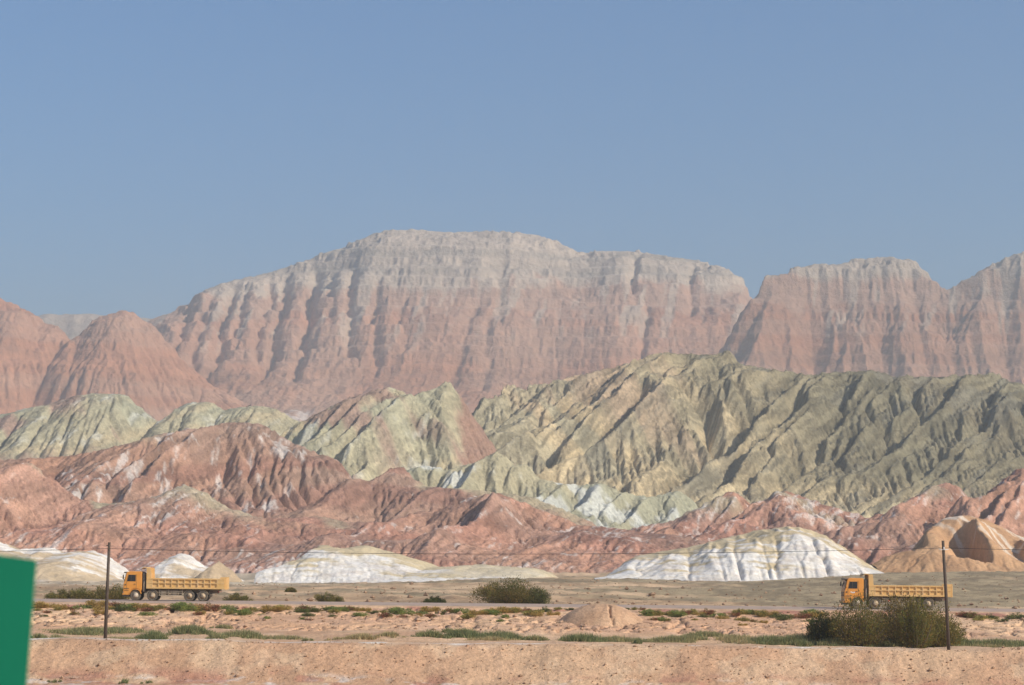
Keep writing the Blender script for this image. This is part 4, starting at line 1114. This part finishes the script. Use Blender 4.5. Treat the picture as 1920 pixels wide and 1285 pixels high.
# tufts along the top of the bank: shared meshes, many individuals
kinds = []
for i in range(10):
    pal = [(GREEN * 1.7, GRN2 * 1.5), (GREEN * 1.6, YEL * 1.3), (DKGR * 2.4, GREEN * 1.6), (OCHR * 1.4, YEL * 1.3), (REDP * 1.8, GREEN * 1.6)][i % 5]
    kinds.append((bush_mesh(500 + i, .72, .55, .85, 18, 60, .13, pal), i % 5))
rs = random.Random(5)
LAB = {0: 'bright green', 1: 'green and yellow', 2: 'dark green', 3: 'dry ochre', 4: 'reddish'}
WHERE = ((135, 'on the bank beside the green panel'), (190, 'on the bank left of the bare pole'), (232, 'on the bank just past the bare pole'), (300, 'on the bank under the nose of the truck'), (365, 'on the bank under the middle of the truck'), (440, 'on the bank under the tail of the truck'),
         (560, 'on the bank between truck and dry scrub'), (660, 'on the cracked bank below the dry scrub'), (780, 'on the bank between dry and dark scrub'), (870, 'on the cracked bank below the dark scrub'), (1040, 'on the cracked bank below the wide olive bush'),
         (1210, 'at the top of the smooth earth heap'), (1330, 'on the cracked bank just beyond the earth heap'), (1440, 'on the bank between earth heap and thicket'), (1545, 'on the bank at the thicket edge'), (1860, 'on the bank behind the leaning pole'), (3000, 'on the bank well beyond the leaning pole'))
def tuft(px, d, s, k=None):
    ms, kd = kinds[rs.randrange(10) if k is None else k]
    sx = s * rs.uniform(.9, 1.5)
    size = 'small ' if s < .72 else ('large ' if s > 1.16 else '')
    row = ', low down' if d < 207.3 else (', lower row' if d < 209.0 else '')
    where = next(w for p_, w in WHERE if px < p_)
    place_bush('tuft', size + LAB[kd] + ' tuft ' + where + row, px, d, ms, 'tuft', 'tufts along the bank', rs.uniform(-.5, .5), (sx, s, s * rs.uniform(.55, .8)), -.06)
px = 66.0
while px < 1940:
    mound = 1045 < px < 1205; hid = 1540 < px < 1790
    if not mound and not hid:
        lo = px < 480
        tuft(px, rs.uniform(209.2, 211.4), rs.uniform(.8, 1.3) * (1.15 if lo else 1.0))
        if rs.random() < .45: tuft(px + rs.uniform(-8, 8), rs.uniform(206.2, 208.9), rs.uniform(.55, 1.0))
        if rs.random() < .18: tuft(px + rs.uniform(-8, 8), rs.uniform(203.5, 207), rs.uniform(.4, .7))
    elif mound and rs.random() < .6: tuft(px, 213.0, .55)
    px += rs.uniform(10, 21)

# the smooth earth heap on the bank
def heap():
    cx, d0 = gx(1128, 207), 207.0
    X, Y = np.meshgrid(np.linspace(-5.6, 5.6, 100), np.linspace(-6.2, 5.2, 60))
    r = np.sqrt((X / 5.0) ** 2 + (Y / 5.2) ** 2)
    Z = np.clip(1 - r ** 2.4, -.5, 1) * 2.6 - 2.15 + (fbm(X / .6, Y / .6, 4, 601) - .5) * .16 + .05 * (ridged(X / .9, Y / 8, 3, 603) - .5)
    crack = np.abs(X - .35 - .22 * (fbm(Y / .8, Y * 0, 3, 605) - .5) * 2 - Y * -.12)
    Z = Z - .35 * sstep(.16, .02, crack) * sstep(-4.6, -4.0, Y) * sstep(-.6, -1.6, Y)
    c = mix((.56, .35, .215), (.50, .30, .18), sstep(.4, .65, fbm(X / 1.5, Y / 1.5, 4, 607)))
    o = link('earth_heap', grid_mesh('earth_heap', X, Y, Z, c), M_soil)
    o.location = (cx, d0, 0.0)
    tag(o, 'smooth rounded earth heap with a dark crack, set against the bank', 'earth heap')
heap()

# grass in the ditch: a cover nobody could count
def grass():
    rs = np.random.RandomState(77)
    patches = [  # px, D, half width px, half depth m, height m, blades, colour mix (0 green, 1 dry)
        (185, 188, 85, 3.0, .55, 5200, .35), (120, 178, 30, 1.5, .4, 900, .5), (250, 176, 60, 2.0, .4, 1800, .7), (85, 176, 16, 1.2, .5, 500, .3), (235, 190, 60, 2.4, .5, 2200, .35),
        (300, 178, 30, 1.6, .75, 2200, .05), (365, 183, 45, 2.2, .75, 3200, .15), (415, 178, 20, 1.2, .5, 800, .4), (430, 197, 24, 1.2, .45, 900, .35), (470, 181, 52, 2.2, .65, 2800, .3), (545, 180, 48, 1.8, .5, 2000, .5),
        (690, 177, 42, 1.4, .45, 1700, .95), (645, 175, 25, .8, .3, 500, .9), (740, 178, 26, 1.2, .4, 700, .7), (815, 180, 32, 1.6, .6, 1700, .2), (850, 193, 16, 1.0, .5, 600, .1), (880, 181, 38, 2.2, .85, 2800, .0), (945, 181, 50, 2.2, .85, 3400, .1),
        (930, 177, 44, .8, .45, 1200, 1.0), (1010, 178, 26, 1.2, .5, 900, .35), (1100, 179, 46, 2.0, .85, 3600, .05), (1180, 183, 60, 2.4, .6, 2800, .45), (1265, 186, 60, 2.0, .55, 2400, .4), (1320, 189, 45, 2.0, .6, 2000, .4), (1385, 186, 45, 2.2, .5, 1600, .7),
        (1400, 178, 24, 1.2, .5, 700, .9), (1200, 174.5, 10, .6, .5, 420, .1), (1440, 179, 50, 1.8, .8, 3200, .1), (1500, 178, 55, 1.8, .85, 3600, .2), (1560, 176, 50, 1.4, .6, 2200, .3), (1500, 174.6, 22, .8, .6, 1100, .1), (1620, 177, 50, 1.6, .7, 2600, .15), (1700, 180, 60, 1.6, .65, 3000, .1),
        (1790, 181, 60, 1.8, .6, 3000, .15), (1880, 182, 70, 2.0, .6, 3400, .2), (1950, 182, 50, 2.0, .6, 1600, .2), (1840, 178, 60, 1.0, .4, 1000, .6), (585, 174.4, 14, .6, .25, 260, .3),
        (250, 144.6, 14, .5, .35, 320, .2), (120, 145, 14, .4, .25, 200, .2), (290, 144.4, 12, .4, .3, 220, .2), (1770, 144.4, 28, .5, .3, 600, .25), (830, 144.2, 10, .3, .2, 160, .2)]
    P = []; C = []
    for px, d, hw, hd, hh, n, dry in patches:
        n = int(n * 1.0)
        ca = rs.normal(size=(n, 2)) * np.array((.45, .45)); ca = np.clip(ca, -1.1, 1.1)
        # clumped
        nc = max(4, n // 45); cc = np.clip(rs.normal(size=(nc, 2)) * .5, -1, 1); idx = rs.randint(0, nc, n)
        ca = cc[idx] + rs.normal(size=(n, 2)) * .10
        y = d + ca[:, 1] * hd; x = (px + ca[:, 0] * hw - 960) * y / FPX
        z = np.array([ground_z(a, b) for a, b in zip(x, y)])
        base = np.stack([x, y, z - .03], 1)
        dirs = rs.normal(size=(n, 3)) * .45; dirs[:, 2] = 1.0; dirs /= np.linalg.norm(dirs, axis=1)[:, None]
        fall = np.clip(1.15 - (ca ** 2).sum(1) * .6, .35, 1.2)
        w = np.clip(rs.normal(dry, .28, n), 0, 1)[:, None]
        g_ = np.array((.20, .23, .095)) * (1 - w) + np.array((.55, .42, .22)) * w
        col = g_ * rs.uniform(.7, 1.3, (n, 1))
        p, c = blades(rs, base, dirs, hh * fall * rs.uniform(.5, 1.2, n), rs.uniform(.05, .11, n), col)
        P.append(p); C.append(c)
    o = link('grass', tri_mesh('grass', np.concatenate(P), np.concatenate(C)), m_grass)
    tag(o, 'green and straw-coloured grass growing in the dry ditch', 'grass', kind='stuff')
grass()
